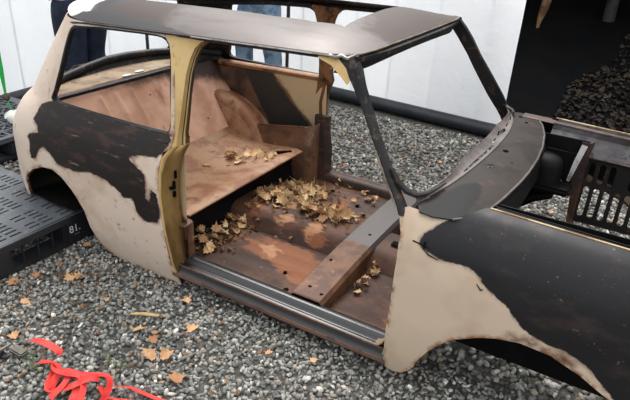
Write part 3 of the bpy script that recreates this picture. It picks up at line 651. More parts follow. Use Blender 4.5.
def HEAPS():
    T = lambda x, y: .072+tun(y, .155, .078)
    heap(96, -.02, .20, .17, .26, .1, .08, .06, .030, .052, 'leaf, PLACE the big heap on the rear floor behind the tunnel', 'dry leaves heaped on the rear floor', base=T)
    heap(50, .30, .09, .17, .13, .25, .08, .035, .028, .046, 'leaf, PLACE the drift between tunnel and grey crossmember end', 'dry leaves beside the crossmember', base=T)
    heap(24, -.13, -.27, .08, .19, -.25, .08, .05, .022, .036, 'leaf, PLACE the drift under the near end of the seat pan', 'dry leaves under the seat pan edge', brown=.6)
    heap(10, -.10, -.44, .06, .10, 0, .08, .03, .022, .034, 'leaf, PLACE the few at the foot of the near door post', 'dry leaves by the door post', brown=.5)
    heap(26, -.30, .20, .15, .11, .4, .262, .03, .018, .032, 'leaf, PLACE the scatter on the rusty seat pan', 'dry leaves on the seat pan', base=lambda x, y: seat_h(x, y)[2])
    heap(16, .655, -.22, .035, .14, 0, .075, .03, .018, .028, 'leaf, PLACE the scraps in front of the crossmember', 'leaf scraps in the front footwell', brown=.6)
    heap(16, .70, .25, .10, .16, 0, .08, .05, .024, .036, 'leaf, PLACE those behind the windscreen pillar on the far floor', 'leaves on the far front floor', brown=.1)
    heap(6, .30, .50, .05, .04, 0, .08, .02, .016, .024, 'leaf, PLACE those beside the far sill near the crossmember', 'leaves beside the far sill', brown=.8)
    leaf(.10, .56, .09, .035, 'large dry leaf by itself beside the far sill, below the far door post', None, .3, False, 2)
    leaf(-.42, -.02, .26, .03, 'pale leaf alone on the seat pan, left of the others', None, .3, False, 3)
    heap(3, .34, .42, .12, .04, .2, .08, .02, .018, .026, 'leaf, PLACE the thin scatter on the far floor ribs', 'leaf crumbs on the far floor', brown=.6)
GROUND_LEAVES = [
 (-.60,-.95,.026,'brown leaf on gravel next to the pallet edge, lowest of that cluster'), (-.47,-.874,.034,'large orange brown leaf on gravel right of the pallet'), (-.44,-.86,.025,'smaller brown leaf touching the large one right of the pallet'),
 (.051,-.727,.028,'orange leaf on gravel just below the foot of the door post'), (.028,-.968,.026,'brown leaf just below the pale wood stick'), (.10,-.945,.024,'small brown leaf below right of the pale wood stick'),
 (.196,-.855,.028,'orange leaf on gravel below the sill, right of the wood stick'), (.12,-.985,.024,'pale yellow leaf on gravel above the long torn brown leaf'), (.17,-1.05,.034,'long torn brown leaf on gravel above the red strap tail'),
 (.215,-1.02,.03,'orange half of torn leaf right of the long torn brown leaf'), (.33,-1.09,.036,'large tan leaf on gravel right of the red strap'), (-.48,-1.10,.022,'small tan leaf on gravel at the left picture edge'), (-.325,-1.255,.024,'small tan leaf above the strap buckle'),
 (-.626,-.66,.022,'brown leaf under the rear arch beside the pallet label'), (-.64,-1.04,.028,'brown leaf against the near side of the pallet'), (.52,-.80,.018,'small brown leaf on gravel under the middle of the sill'), (.68,-.74,.018,'dark small leaf on gravel near the front end of the sill'),
 (-.22,-.90,.018,'tiny tan leaf halfway between the large orange leaf and the wood stick')]
ALB = 1.22
# ---------------------------------------------------------------- ground and gravel
import numpy as np
m = Mat('dark_grit', .95, 0, .2).base((78, 76, 71)); m.mix(m.ramp(m.noise(60, 4), .4, .6), (56, 54, 50)); M_GRIT = m.bump(150, .8, .006).done()
def gz(x, y):     # the bank rising beyond the opening
    b = max(0, y-2.6)
    return -.012+.20*b+.012*math.sin(x*3+y*2)*min(1, b)
gr = grid('ground', 60, 60, lambda u, v: (-6+u*13, -4+v*12, gz(-6+u*13, -4+v*12)), M_GRIT); tag(gr, kind='structure')
def gravel(name, rects, mat, seed):
    rng = np.random.default_rng(seed)
    bm = bmesh.new(); bmesh.ops.create_icosphere(bm, subdivisions=1, radius=1)
    bv = np.array([v.co[:] for v in bm.verts]); bf = np.array([[v.index for v in f.verts] for f in bm.faces]); bm.free()
    cs = []
    for x0, x1, y0, y1, s, cover in rects:
        n = int((x1-x0)*(y1-y0)/(s*s)*cover)
        c = np.stack([rng.uniform(x0, x1, n), rng.uniform(y0, y1, n), np.full(n, s)], 1); cs.append(c)
    c = np.concatenate(cs); n = len(c)
    sc_ = c[:, 2:3]*np.stack([rng.uniform(.45, .85, n), rng.uniform(.32, .6, n), rng.uniform(.22, .42, n)], 1)*rng.uniform(.7, 1.25, (n, 1))
    q = rng.normal(size=(n, 4))*[1, .35, .35, 1]; q /= np.linalg.norm(q, axis=1, keepdims=True); w, x, y, z = q.T
    R = np.stack([1-2*(y*y+z*z), 2*(x*y-z*w), 2*(x*z+y*w), 2*(x*y+z*w), 1-2*(x*x+z*z), 2*(y*z-x*w), 2*(x*z-y*w), 2*(y*z+x*w), 1-2*(x*x+y*y)], 1).reshape(n, 3, 3)
    jit = bv[None]*rng.uniform(.62, 1.3, (n, len(bv), 1))
    v = np.einsum('nij,nkj->nki', R, jit*sc_[:, None, :])
    base = np.array([gz(a, b) for a, b in c[:, :2]])
    v[:, :, 0] += c[:, 0:1]; v[:, :, 1] += c[:, 1:2]; v[:, :, 2] += (base+rng.uniform(-.002, .012, n))[:, None]
    f = (bf[None]+(np.arange(n)*len(bv))[:, None, None]).reshape(-1, 3)
    me = bpy.data.meshes.new(name); me.vertices.add(n*len(bv)); me.vertices.foreach_set('co', v.reshape(-1))
    me.loops.add(len(f)*3); me.loops.foreach_set('vertex_index', f.reshape(-1).astype(np.int32))
    me.polygons.add(len(f)); me.polygons.foreach_set('loop_start', np.arange(0, len(f)*3, 3, dtype=np.int32)); me.update(calc_edges=True)
    a = me.attributes.new('tone', 'FLOAT', 'POINT'); a.data.foreach_set('value', np.repeat(rng.uniform(0, 1, n), len(bv)))
    return link_mesh(name, me, mat)
m = Mat('grey_crushed_stone', .8, 0, .35).base((118, 117, 112))
r = m.n.new('ShaderNodeValToRGB'); cr = r.color_ramp; cr.elements[0].color = lin((62, 61, 58)); cr.elements[1].color = lin((190, 188, 180))
for p_, c_ in ((.25, (92, 91, 88)), (.6, (118, 116, 110)), (.85, (138, 136, 130)), (.93, (126, 110, 92))): e = cr.elements.new(p_); e.color = lin(c_)
m.l.new(m.attr('tone'), r.inputs[0]); m.cur = r.outputs[0]
m.mix(m.ramp(m.noise(90, 4), .5, .75), (84, 82, 78)); m.mix(m.ramp(m.noise(1.6, 4), .56, .72), (96, 90, 82))
M_STONE = m.done(); ALB = 1.0
g = gravel('gravel', [(-1.0, 2.2, -1.75, -.5, .0185, 1.7), (-2.5, -1.0, -1.9, 0.4, .030, 1.0), (-1.4, 2.6, .55, 2.08, .024, 1.45), (.7, 2.6, 2.08, 2.45, .026, 1.2), (.9, 2.2, -.5, .55, .026, 1.2), (-2.5, -1.4, .4, 2.1, .04, .9), (2.2, 3.6, -1.75, 2.4, .035, 1.0), (-2.5, 3.6, -2.3, -1.75, .04, 1.0), (-.6, .9, -.5, -.2, .04, .6)], M_STONE, 5)
tag(g, 'grey crushed stone gravel covering the ground around the bodyshell', 'gravel', kind='stuff')

# ---------------------------------------------------------------- white marquee walls
m = Mat('white_tarpaulin', .5, 0, .4).base((240, 241, 243)); m.mix(m.ramp(m.noise(2.5, 4, (1, 1, .3)), .5, .7), (234, 236, 240))
tr = m.n.new('ShaderNodeBsdfTranslucent'); tr.inputs[0].default_value = (.93, .94, .96, 1); mx = m.n.new('ShaderNodeMixShader'); mx.inputs[0].default_value = .40
m.bump(5, .5, .03, 3); m.done(); m.l.new(m.b.outputs[0], mx.inputs[1]); m.l.new(tr.outputs[0], mx.inputs[2]); m.l.new(mx.outputs[0], m.n['Material Output'].inputs['Surface'])
M_TARP = m.m
M_BEAM = rusty('black_weight_tube', (24, 26, 31), (34, 36, 42), None, 8, 20, .5, 0).done()
M_SEAM = Mat('grey_seam_tape', .6).base((222, 225, 230)).done()
def tarp_wall(name, A, B, cuts, h, label):
    A = Vector(A); B = Vector(B); d = B-A; L = d.length; d /= L; nrm = Vector((-d.y, d.x, 0))
    w = tag(bpy.data.objects.new(name, None), kind='structure'); COL.objects.link(w)
    cuts = [0]+cuts+[L]
    for a, b in zip(cuts, cuts[1:]):
        n = max(6, int((b-a)/.05))
        def f(u, v, a=a, b=b):
            s = a+(b-a)*u; z = .02+h*v
            k = .010*math.sin(u*PI)+.010*noise.noise(Vector((s*2.2, z*1.1, 3)))+.006*noise.noise(Vector((s*7+z*2, z*3, 9)))
            k += .012*math.sin(s*9+1.5*math.sin(s*3))*math.exp(-z*.7)*.5
            p = A+d*s+nrm*k; return (p.x, p.y, z)
        grid('tarp_panel', n, 30, f, M_TARP, w)
        if b < L:
            p = A+d*b; q = nrm*.006
            loft('tarp_seam', [[p+q-d*.012+Vector((0, 0, z)), p+q+d*.012+Vector((0, 0, z))] for z in (.05, h/2, h)], M_TARP, w)
    tube('base_tube', [A+nrm*.055+Vector((0, 0, .05)), (A+B)/2+nrm*.055+Vector((0, 0, .05)), B+nrm*.055+Vector((0, 0, .05))], .055, M_BEAM, w, 8, 1.0)
    return w
bw = tarp_wall('wall_back', (.60, 2.215, 0), (-3.1, 2.50, 0), [.22, .62, 1.0, 1.35, 1.9, 2.5, 3.1], 2.3, '')
lw = tarp_wall('wall_left', (-3.05, 2.50, 0), (-2.62, -1.6, 0), [.9, 1.9, 2.9], 2.3, '')
POLES = ((-1.385, 2.25), (-2.6, 1.745))
for (x, y) in POLES:
    tag(tube('tent_pole', [(x, y, 0), (x, y, 1.15), (x, y, 2.3)], .016, M_BEAM, None, 8), 'thin dark upright pole against the white tarp, right of the jeans' if x > -2 else 'thin dark upright pole against the tarp, seen in the quarter window', 'pole')

# ---------------------------------------------------------------- added black walls and roof that darken the leaf bank beyond the opening
M_BLK = Mat('shade_sheeting', .9, 0, .1).base((12, 13, 18)).done()
M_SOIL = rusty('shade_black_soil', (9, 10, 12), (15, 14, 14), None, 3, 20, .95, 0, spec=.1).done()  # near-black base colour stands for the deep shade over this soil
def soil(x, y): return gz(x, y)+.05*min(1, max(0, y-2.5)*2)+.03*noise.noise(Vector((x*1.5, y*1.5, 0)))+.05*max(0, min(1, (y-2.9)/1.))*0
so = grid('soil_bank', 50, 50, lambda u, v: (-.6+u*6.4, 2.36+v*5.2, soil(-.6+u*6.4, 2.36+v*5.2)-(.05 if v < .01 or u < .01 else 0)), M_SOIL); tag(so, kind='structure')
wr = tag(grid('shade_wall_back', 12, 6, lambda u, v: (-.6+u*6.4, 7.5+.03*math.sin(u*40), 2.4*v), M_BLK, None, .01), kind='structure')
w2 = tag(grid('shade_wall_left', 12, 6, lambda u, v: (-.6+.02*math.sin(u*30), 3.2+u*4.3, 2.4*v), M_BLK, None, .01), kind='structure')
w4 = tag(grid('shade_wall_right', 12, 6, lambda u, v: (5.85, 2.5+u*5.0, 2.4*v), M_BLK, None, .01), kind='structure')
w3 = tag(grid('shade_ceiling', 6, 6, lambda u, v: (-.6+u*6.4, 3.5+v*4.05, 2.38+.2*math.sin(v*PI)), M_BLK, None, .01), kind='structure')  # unseen roof, added to keep sky light off the bank

ALB = .95
# ---------------------------------------------------------------- leaves
m = Mat('dry_leaf', .7, 0, .25)
oi = m.n.new('ShaderNodeObjectInfo'); r = m.n.new('ShaderNodeValToRGB'); cr = r.color_ramp
cr.elements[0].color = lin((186, 152, 108)); cr.elements[1].color = lin((212, 182, 134))
for p_, c_ in ((.2, (166, 126, 88)), (.4, (204, 172, 126)), (.6, (150, 116, 84)), (.8, (224, 198, 156))): e = cr.elements.new(p_); e.color = lin(c_)
m.l.new(oi.outputs['Random'], r.inputs[0]); m.cur = r.outputs[0]; m.mix(m.ramp(m.noise(40, 4), .5, .7), (122, 84, 50)); M_LEAF = m.bump(60, .3).done()
m = Mat('orange_brown_leaf', .7, 0, .25); oi = m.n.new('ShaderNodeObjectInfo'); r = m.n.new('ShaderNodeValToRGB'); cr = r.color_ramp
cr.elements[0].color = lin((150, 106, 74)); cr.elements[1].color = lin((200, 160, 118))
m.l.new(oi.outputs['Random'], r.inputs[0]); m.cur = r.outputs[0]; m.mix(m.ramp(m.noise(40, 4), .5, .7), (110, 70, 44)); M_LEAF2 = m.bump(60, .3).done()
def leaf_mesh(seed, lobes):
    rn = random.Random(seed); bm = bmesh.new(); c = bm.verts.new((0, 0, 0)); n = lobes*4; rim_ = []
    curl = rn.uniform(.2, .9); tw = rn.uniform(-.5, .5)
    def h(x, y): return curl*(x*x)*.9+tw*x*y+rn.uniform(-.06, .06)
    for i in range(n):
        a = 2*PI*i/n-PI/2; k = (1, .66, .80, .62)[i % 4]*rn.uniform(.85, 1.1); k *= .72+.28*abs(math.sin(a/2+PI/4)); x, y = k*math.cos(a), k*1.1*math.sin(a)
        rim_.append(bm.verts.new((x, y, h(x, y))))
    mid = [bm.verts.new((v.co.x*.45, v.co.y*.45, v.co.z*.25-.05)) for v in rim_[::2]]
    for i in range(n//2):
        a, b = mid[i], mid[(i+1) % (n//2)]; r0, r1, r2 = rim_[2*i], rim_[2*i+1], rim_[(2*i+2) % n]
        bm.faces.new((c, a, b)); bm.faces.new((a, r0, r1)); bm.faces.new((a, r1, b)); bm.faces.new((b, r1, r2))
    s0 = bm.verts.new((.02, -1.0, .02)); s1 = bm.verts.new((-.02, -1.0, .02)); s2 = bm.verts.new((.08, -1.6, .12)); bm.faces.new((s0, s1, s2)); 
    me = bpy.data.meshes.new('leaf'); bm.to_mesh(me); bm.free(); return me
LM = [leaf_mesh(i, 5 if i % 2 else 4) for i in range(8)]; LM2 = [x.copy() for x in LM]
for x in LM: x.materials.append(M_LEAF)
for x in LM2: x.materials.append(M_LEAF2)
LR = random.Random(11)
def leaf(x, y, z, s, label, group, tilt=.5, brown=False, k=None):
    o = bpy.data.objects.new('leaf', (LM2 if brown else LM)[LR.randrange(8) if k is None else k]); COL.objects.link(o)
    o.location = (x, y, z+s*.12); o.scale = (s, s, s); o.rotation_euler = (LR.gauss(0, tilt), LR.gauss(0, tilt), LR.uniform(0, 6.28))
    return tag(o, label, 'leaf', group)
def heap(n, cx, cy, rx, ry, rot, z0, hh, s0, s1, label, group, tilt=.6, brown=.3, base=None):
    for _ in range(n):
        r = math.sqrt(LR.random()); a = LR.uniform(0, 2*PI); u, v = r*math.cos(a)*rx, r*math.sin(a)*ry
        x = cx+u*math.cos(rot)-v*math.sin(rot); y = cy+u*math.sin(rot)+v*math.cos(rot)
        z = (base(x, y) if base else z0)+hh*(1-r*r)*LR.random()+.004
        c = cx+0*u; px = (x-cx)*RX.x+(y-cy)*RX.y; py = (x-cx)*UP.x+(y-cy)*UP.y; m_ = max(rx, ry)*.5      # which side of the heap, as one sees it
        where = ('right' if px > 0 else 'left')+' edge of' if abs(px) > m_ else ('back' if py > .16*m_ else 'front' if py < -.16*m_ else 'middle')+' of'
        dark = LR.random() < brown; s_ = LR.uniform(s0, s1)
        leaf(x, y, z, s_, ('large ' if s_ > s0+.66*(s1-s0) else 'small ' if s_ < s0+.33*(s1-s0) else '')+('brown ' if dark else 'tan ')+label.replace('PLACE', where), group, tilt, dark)
HEAPS()
# leaves lying singly on the gravel
for x, y, s, lab in GROUND_LEAVES:
    leaf(x, y, .006, s*1.15, lab, 'single leaves lying on the gravel', .2, True)
rb = random.Random(4)
for k in range(30):
    x = rb.uniform(-.5, 1.2); y = rb.uniform(.85, 2.05)
    leaf(x, y, .006, rb.uniform(.012, .026), 'small brown leaf on the gravel between the car and the white wall', 'brown leaves on the gravel behind the car', .3, True)
# leaf litter in the dark bank: thousands, one mass
def litter(name, n, area, s0, s1, mat, seed):
    rn = random.Random(seed); vs = []; fs = []
    for _ in range(n):
        x, y = area(rn); s = rn.uniform(s0, s1); me = LM[rn.randrange(8)]
        M = Matrix.Translation((x, y, soil(x, y)+rn.uniform(.005, .025))) @ Matrix.Rotation(rn.gauss(0, .35), 4, 'X') @ Matrix.Rotation(rn.gauss(0, .35), 4, 'Y') @ Matrix.Rotation(rn.uniform(0, 6.28), 4, 'Z') @ Matrix.Scale(s, 4)
        b = len(vs); vs += [tuple(M @ v.co) for v in me.vertices]; fs += [tuple(b+i for i in p.vertices) for p in me.polygons]
    me = bpy.data.meshes.new(name); me.from_pydata(vs, [], fs); return link_mesh(name, me, mat)
def crumbs(name, blobs, s0, s1, mat, seed, zf, label):
    rn = random.Random(seed); vs = []; fs = []
    for n, cx, cy, rx, ry in blobs:
        for _ in range(n):
            x = rn.gauss(cx, rx*.5); y = rn.gauss(cy, ry*.5); s = rn.uniform(s0, s1); me = LM[rn.randrange(8)]
            if (name == 'leaf_crumbs' and not -.15 < x < .45): continue
            M = Matrix.Translation((x, y, zf(x, y)+rn.uniform(.004, .012))) @ Matrix.Rotation(rn.gauss(0, .4), 4, 'X') @ Matrix.Rotation(rn.gauss(0, .4), 4, 'Y') @ Matrix.Rotation(rn.uniform(0, 6.28), 4, 'Z') @ Matrix.Scale(s, 4)
            b = len(vs); vs += [tuple(M @ v.co) for v in me.vertices]; fs += [tuple(b+i for i in p.vertices) for p in me.polygons]
    me = bpy.data.meshes.new(name); me.from_pydata(vs, [], fs); return tag(link_mesh(name, me, mat), label, 'leaf litter', kind='stuff')
M_CRUMB = rusty('brown_leaf_crumbs', (120, 86, 56), (80, 54, 38), (156, 122, 84), 9, 14, .8, 0, t2=(.58, .66)).done()
crumbs('leaf_crumbs', [(330, 0, .22, .22, .30), (170, .30, .10, .18, .16), (110, -.08, -.28, .09, .22)], .010, .020, M_CRUMB, 3, lambda x, y: .074+tun(y, .155, .078), 'crumbled brown leaf fragments under the leaf heaps inside the car')
crumbs('gravel_litter', [(90, -.5, -.85, .35, .25), (60, -.3, -1.25, .35, .25), (60, .1, -1.0, .6, .5), (260, .3, 1.45, .9, .6)], .006, .013, M_CRUMB, 4, lambda x, y: .004, 'tiny brown leaf scraps sprinkled over the gravel around the car')
def bank_area(rn):
    while True:
        x = rn.uniform(.70, 3.2); y = 2.45+abs(rn.gauss(0, 1.3))
        if y < 6.5 and x > .76+.20*(y-2.45)+.06*math.sin(y*5): return x, y
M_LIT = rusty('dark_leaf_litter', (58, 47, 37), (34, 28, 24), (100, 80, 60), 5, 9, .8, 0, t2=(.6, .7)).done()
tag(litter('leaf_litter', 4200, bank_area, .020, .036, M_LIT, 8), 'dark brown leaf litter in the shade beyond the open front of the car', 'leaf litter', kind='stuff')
# a pale split stump and a post in the dark
M_BARK = rusty('pale_bark', (150, 118, 84), (110, 78, 54), (70, 50, 38), 5, 14, .8).done()
tag(loft('broken_tree', tube_secs([(.28, 4.73, .40), (.285, 4.73, .50), (.29, 4.73, .56), (.31, 4.73, .66), (.33, 4.73, .80), (.35, 4.73, 1.1)], [.015, .02, .03, .045, .05, .04], 8), M_BARK, closed=True), 'thin pale split trunk standing in the dark beside the white wall', 'tree')
tag(loft('tree', tube_secs([(.93, 5.2, .25), (.93, 5.2, .8), (.94, 5.2, 1.4), (.95, 5.2, 2.2)], [.075, .06, .055, .05], 10), rusty('dim_bark', (60, 56, 54), (40, 38, 38), None, 6, 14, .9).done(), closed=True), 'dim grey tree trunk standing in the dark above the leaf bank', 'tree')

ALB = .8
# ---------------------------------------------------------------- pallets
M_PAL = rusty('grey_black_plastic', (84, 88, 92), (70, 73, 77), (104, 104, 104), 4, 30, .5, 0, bumpk=.1).done()
M_PALD = rusty('dark_plastic_side', (30, 31, 34), (40, 41, 44), None, 5, 30, .5, 0, bumpk=.1).done()
pl = tag(empty('plastic_pallet', (-1.18, -.88, 0)), 'dark grey plastic pallet with slotted deck and number 81, under the tail of the car', 'pallet')
pl_p = pl
def pch(o, root): o.parent = root; o.matrix_parent_inverse = Matrix.Translation(-root.location); return o
X0, X1, Y0, Y1, ZT = -1.62, -.70, -1.50, -.52, .150
slots = []
for gx in range(4):
    for gy in range(6):
        ox = X1-.045-gx*.225; oy = Y1-.045-gy*.165
        for k in range(5):
            x = ox-k*.034
            slots.append([(x, oy), (x-.012, oy), (x-.012, oy-.055), (x, oy-.055)])
            if k != 2: slots.append([(x, oy-.070), (x-.012, oy-.070), (x-.012, oy-.125), (x, oy-.125)])
pch(sheet('deck', [(X0, Y0), (X1-.02, Y0), (X1, Y0+.02), (X1, Y1-.03), (X1-.03, Y1), (X0, Y1)], slots, lambda x, y: (x, y, ZT), M_PAL, None, .12, .012, hstep=.1), pl)
pch(loft('deck_rim', [[(X1-.012, y, ZT+.001), (X1, y, ZT-.004), (X1+.004, y, ZT-.03), (X1-.012, y, ZT-.034)] for y in (Y0, -1.2, -.9, Y1)], M_PALD, None, thick=.004), pl)
pch(box('bottom_runner', (X1-.10, X1+.004, Y0, Y1, .0, .022), M_PALD, None, .004), pl)
pch(box('bottom_runner', (X0, X1, Y1-.10, Y1-.002, .0, .022), M_PALD, None, .004), pl)
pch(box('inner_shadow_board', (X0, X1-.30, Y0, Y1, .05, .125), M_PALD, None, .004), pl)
for y0, y1 in ((Y1-.20, Y1+.004), (-1.12, -.98), (Y0, Y0+.14)):
    for x0, x1 in ((X1-.16, X1+.006), (X0, X0+.15)):
        pch(box('foot_block', (x0, x1, y0, y1, .002, ZT-.012), M_PALD, None, .016), pl)
for k in range(9):
    pch(box('side_rib', (X1-.02, X1-.012, -.78-k*.075, -.772-k*.075, .022, .118), M_PALD, None, .001), pl)
def text(name, s, loc, rot, size, mat, parent):
    cu = bpy.data.curves.new(name, 'FONT'); cu.body = s; cu.size = size; cu.extrude = .0006; cu.align_x = 'CENTER'; cu.align_y = 'CENTER'
    t = bpy.data.objects.new(name, cu); COL.objects.link(t); dg = bpy.context.evaluated_depsgraph_get(); me = bpy.data.meshes.new_from_object(t.evaluated_get(dg)); bpy.data.objects.remove(t)
    me.transform(Matrix.Translation(loc) @ rot); me.materials.clear(); return link_mesh(name, me, mat, parent)
rot = Matrix(((0, 0, 1, 0), (1, 0, 0, 0), (0, 1, 0, 0), (0, 0, 0, 1)))
M_PRINT = Mat('white_print', .6).base((205, 205, 205)).done()
pch(text('number_print', '81.', (X1+.0075, -.665, .082), rot, .052, M_PRINT, None), pl)
pch(text('small_print', '- - - -', (X1+.0075, -.655, .052), rot, .012, M_PRINT, None), pl)
p2 = tag(empty('plastic_pallet', (-2.25, -.05, 0)), 'second black plastic pallet with a lattice deck, at the left edge behind the first', 'pallet')
tri = []
for i in range(8):
    for j in range(8):
        if i > 6: continue
        cx, cy = -2.53+i*.105, -.55+j*.105
        tri.append([(cx-.040, cy-.044), (cx+.040, cy-.044), (cx, cy-.008)]); tri.append([(cx-.044, cy-.036), (cx-.008, cy), (cx-.044, cy+.036)])
        tri.append([(cx+.044, cy-.036), (cx+.044, cy+.036), (cx+.008, cy)]); tri.append([(cx, cy+.008), (cx+.040, cy+.044), (cx-.040, cy+.044)])
pch(sheet('deck', [(-2.58, -.62), (-1.82, -.62), (-1.82, .30), (-2.58, .30)], tri, lambda x, y: (x, y, .15), M_PAL, None, .12, .03, hstep=.2), p2)
pch(box('bottom_runner', (-2.58, -1.82, -.62, .30, .0, .03), M_PALD, None, .004), p2)
for x in (-2.58, -2.27, -1.96):
    for y in (-.62, -.23, .16): pch(box('foot_block', (x, x+.14, y, y+.14, .03, .122), M_PALD, None, .012), p2)

# ---------------------------------------------------------------- red strap, buckle, stick, grass, green cord
m = Mat('red_webbing', .6, 0, .3).base((226, 62, 54)); m.mix(m.ramp(m.noise(12, 3), .5, .7), (196, 40, 40)); M_RED = m.bump(300, .3, .001).done()
strap = tag(empty('strap', (0, -1.28, 0)), 'tangled bright red webbing strap lying on the gravel', 'strap')
def ribbon(path, w=.026, tw=None):
    P_ = [Vector(p) for p in path]; pts = []
    for i in range(len(P_)-1):
        p0, p1, p2_, p3 = P_[max(i-1, 0)], P_[i], P_[i+1], P_[min(i+2, len(P_)-1)]
        for k in range(5):
            t = k/5; pts.append(.5*((2*p1)+(p2_-p0)*t+(2*p0-5*p1+4*p2_-p3)*t*t+(3*p1-p0-3*p2_+p3)*t**3))
    pts.append(P_[-1]); secs = []; n = len(pts)
    for i, p in enumerate(pts):
        t = (pts[min(i+1, n-1)]-pts[max(i-1, 0)]).normalized(); s = t.cross(Vector((0, 0, 1))).normalized(); u = s.cross(t)
        a = interp(tw, i/(n-1)) if tw else 0; d = (s*math.cos(a)+u*math.sin(a))*w/2
        secs.append([p-d, p+d])
    return pch(loft('webbing', secs, M_RED, None, thick=.0018, ang=80), strap)
ribbon([(-.255,-1.235,.03),(-.19,-1.232,.045),(-.125,-1.222,.03),(-.115,-1.232,.022)], .026, [(0,.2),(1,-.5)])
ribbon([(-.15,-1.285,.014),(-.09,-1.272,.03),(-.05,-1.280,.04),(.0,-1.285,.03),(.06,-1.272,.05),(.09,-1.25,.045)], .026, [(0,.1),(.4,.8),(.7,-.4),(1,.3)])
ribbon([(-.07,-1.262,.02),(-.05,-1.31,.02),(-.02,-1.35,.015),(.01,-1.352,.02),(.06,-1.325,.04),(.10,-1.275,.06),(.12,-1.25,.05)], .024, [(0,.9),(.5,.2),(1,-.7)])
ribbon([(.0,-1.352,.02),(-.02,-1.31,.035),(.0,-1.285,.045),(.06,-1.27,.05),(.13,-1.232,.055),(.165,-1.245,.045),(.185,-1.29,.03),(.21,-1.34,.02)], .024, [(0,-.8),(.5,.1),(.8,1.0),(1,.6)])
ribbon([(.075,-1.28,.05),(.085,-1.32,.03),(.11,-1.37,.015)], .024, [(0,.3),(1,-.3)])
ribbon([(.07,-1.275,.055),(.11,-1.31,.04),(.13,-1.36,.02),(.12,-1.40,.015)], .022, [(0,.8),(1,.2)])
ribbon([(.165,-1.24,.03),(.20,-1.205,.018),(.25,-1.20,.02),(.32,-1.185,.012),(.38,-1.17,.008),(.46,-1.17,.006)], .018, [(0,.8),(.5,.3),(1,.6)])
ribbon([(.13,-1.26,.03),(.18,-1.275,.02),(.24,-1.245,.016),(.28,-1.22,.012)], .02, [(0,.4),(1,.9)])
ribbon([(-.09,-1.27,.03),(-.04,-1.30,.045),(.02,-1.30,.06),(.07,-1.285,.06),(.10,-1.30,.035)], .020, [(0,.9),(.5,-.3),(1,.7)])
ribbon([(.02,-1.29,.05),(.04,-1.33,.045),(.03,-1.38,.02)], .020, [(0,-.5),(1,.7)])
strap.location.x += .026; strap.location.y -= .008
M_STEEL = rusty('dull_steel', (120, 116, 108), (92, 86, 80), None, 10, 30, .5, .6).done()
pch(box('buckle_body', (-.40,-.26,-1.375,-1.33,.0,.035), M_PALD, None, .008), strap)
pch(box('buckle_handle', (-.255,-.185,-1.322,-1.288,.012,.032), M_STEEL, None, .005), strap)
pch(tube('buckle_axle', [(-.27,-1.30,.03),(-.27,-1.38,.03)], .006, M_STEEL, None, 8), strap)
M_WOOD = rusty('split_pine', (196, 166, 118), (170, 136, 92), None, 10, 30, .7).done()
tag(loft('wood_stick', tube_secs([(-.068,-.918,.010),(-.02,-.894,.015),(.03,-.872,.014),(.055,-.852,.010)], [.005,.009,.008,.004], 6, .6), M_WOOD, closed=True), 'pale split wood stick lying on the gravel', 'stick')
M_GRASS = rusty('grass_blade', (88, 104, 58), (66, 84, 44), None, 20, 30, .7).done()
def tuft(cx, cy, rx, n, lab, seed):
    rn = random.Random(seed); bm = bmesh.new()
    for _ in range(n):
        x = cx+rn.gauss(0, rx); y = cy+rn.gauss(0, rx*.45); a = rn.uniform(0, 6.28); L = rn.uniform(.03, .06); w = .0014; d = Vector((math.cos(a), math.sin(a)*.5, 0)); q = Vector((-d.y, d.x, 0)).normalized()*w
        p = Vector((x, y, 0)); r0 = [bm.verts.new(p-q), bm.verts.new(p+q)]
        for k in (.5, 1):
            c = p+d*L*k*k*.9+Vector((0, 0, L*.55*k)); r1 = [bm.verts.new(c-q*(1.05-k)), bm.verts.new(c+q*(1.05-k))]; bm.faces.new((r0[0], r0[1], r1[1], r1[0])); r0 = r1
    tag(finish(bm, 'grass_tuft', M_GRASS), lab, 'grass')
tuft(-.13,-1.30,.035,60,'flattened green grass tuft left of the red strap',1); tuft(.10,-1.15,.025,40,'small green grass tuft behind the red strap',2)
M_GREEN = Mat('bright_green_cord', .5).base((40, 190, 84)).done()
gc = tag(empty('cord', (-2.2, .04, 0)), 'bright green cord hanging to the lattice pallet at the left edge', 'cord')
pch(tube('cord_strand', [(-2.24,.06,.75),(-2.21,.05,.60),(-2.2,.045,.45),(-2.2,.045,.29)], [.02,.02,.018,.008], M_GREEN, None, 6, .4), gc)
pch(tube('cord_tail', [(-2.2,.045,.29),(-2.19,.05,.22),(-2.19,.07,.17),(-2.17,.09,.15)], .005, M_GREEN, None, 6), gc)
bm = bmesh.new(); bmesh.ops.create_icosphere(bm, subdivisions=2, radius=.026, matrix=Matrix.Translation((-2.2,.045,.275)))
for v in bm.verts: v.co += Vector((noise.noise(v.co*40), noise.noise(v.co*43), noise.noise(v.co*37)))*.008
pch(finish(bm, 'cord_knot', rusty('frayed_knot', (84, 74, 54), (60, 66, 44), None).done(), None), gc)
bm = bmesh.new(); bmesh.ops.create_icosphere(bm, subdivisions=3, radius=1)
for v in bm.verts:
    v.co = Vector((v.co.x*.085, v.co.y*.085, max(-.2, v.co.z)*.05))+Vector((-2.02,.0,.182)); v.co += Vector((noise.noise(v.co*22), noise.noise(v.co*25), noise.noise(v.co*19)))*.025
tag(finish(bm, 'plastic_bag', M_WHITE, None), 'crumpled white plastic bag on the lattice pallet at the left edge', 'bag')

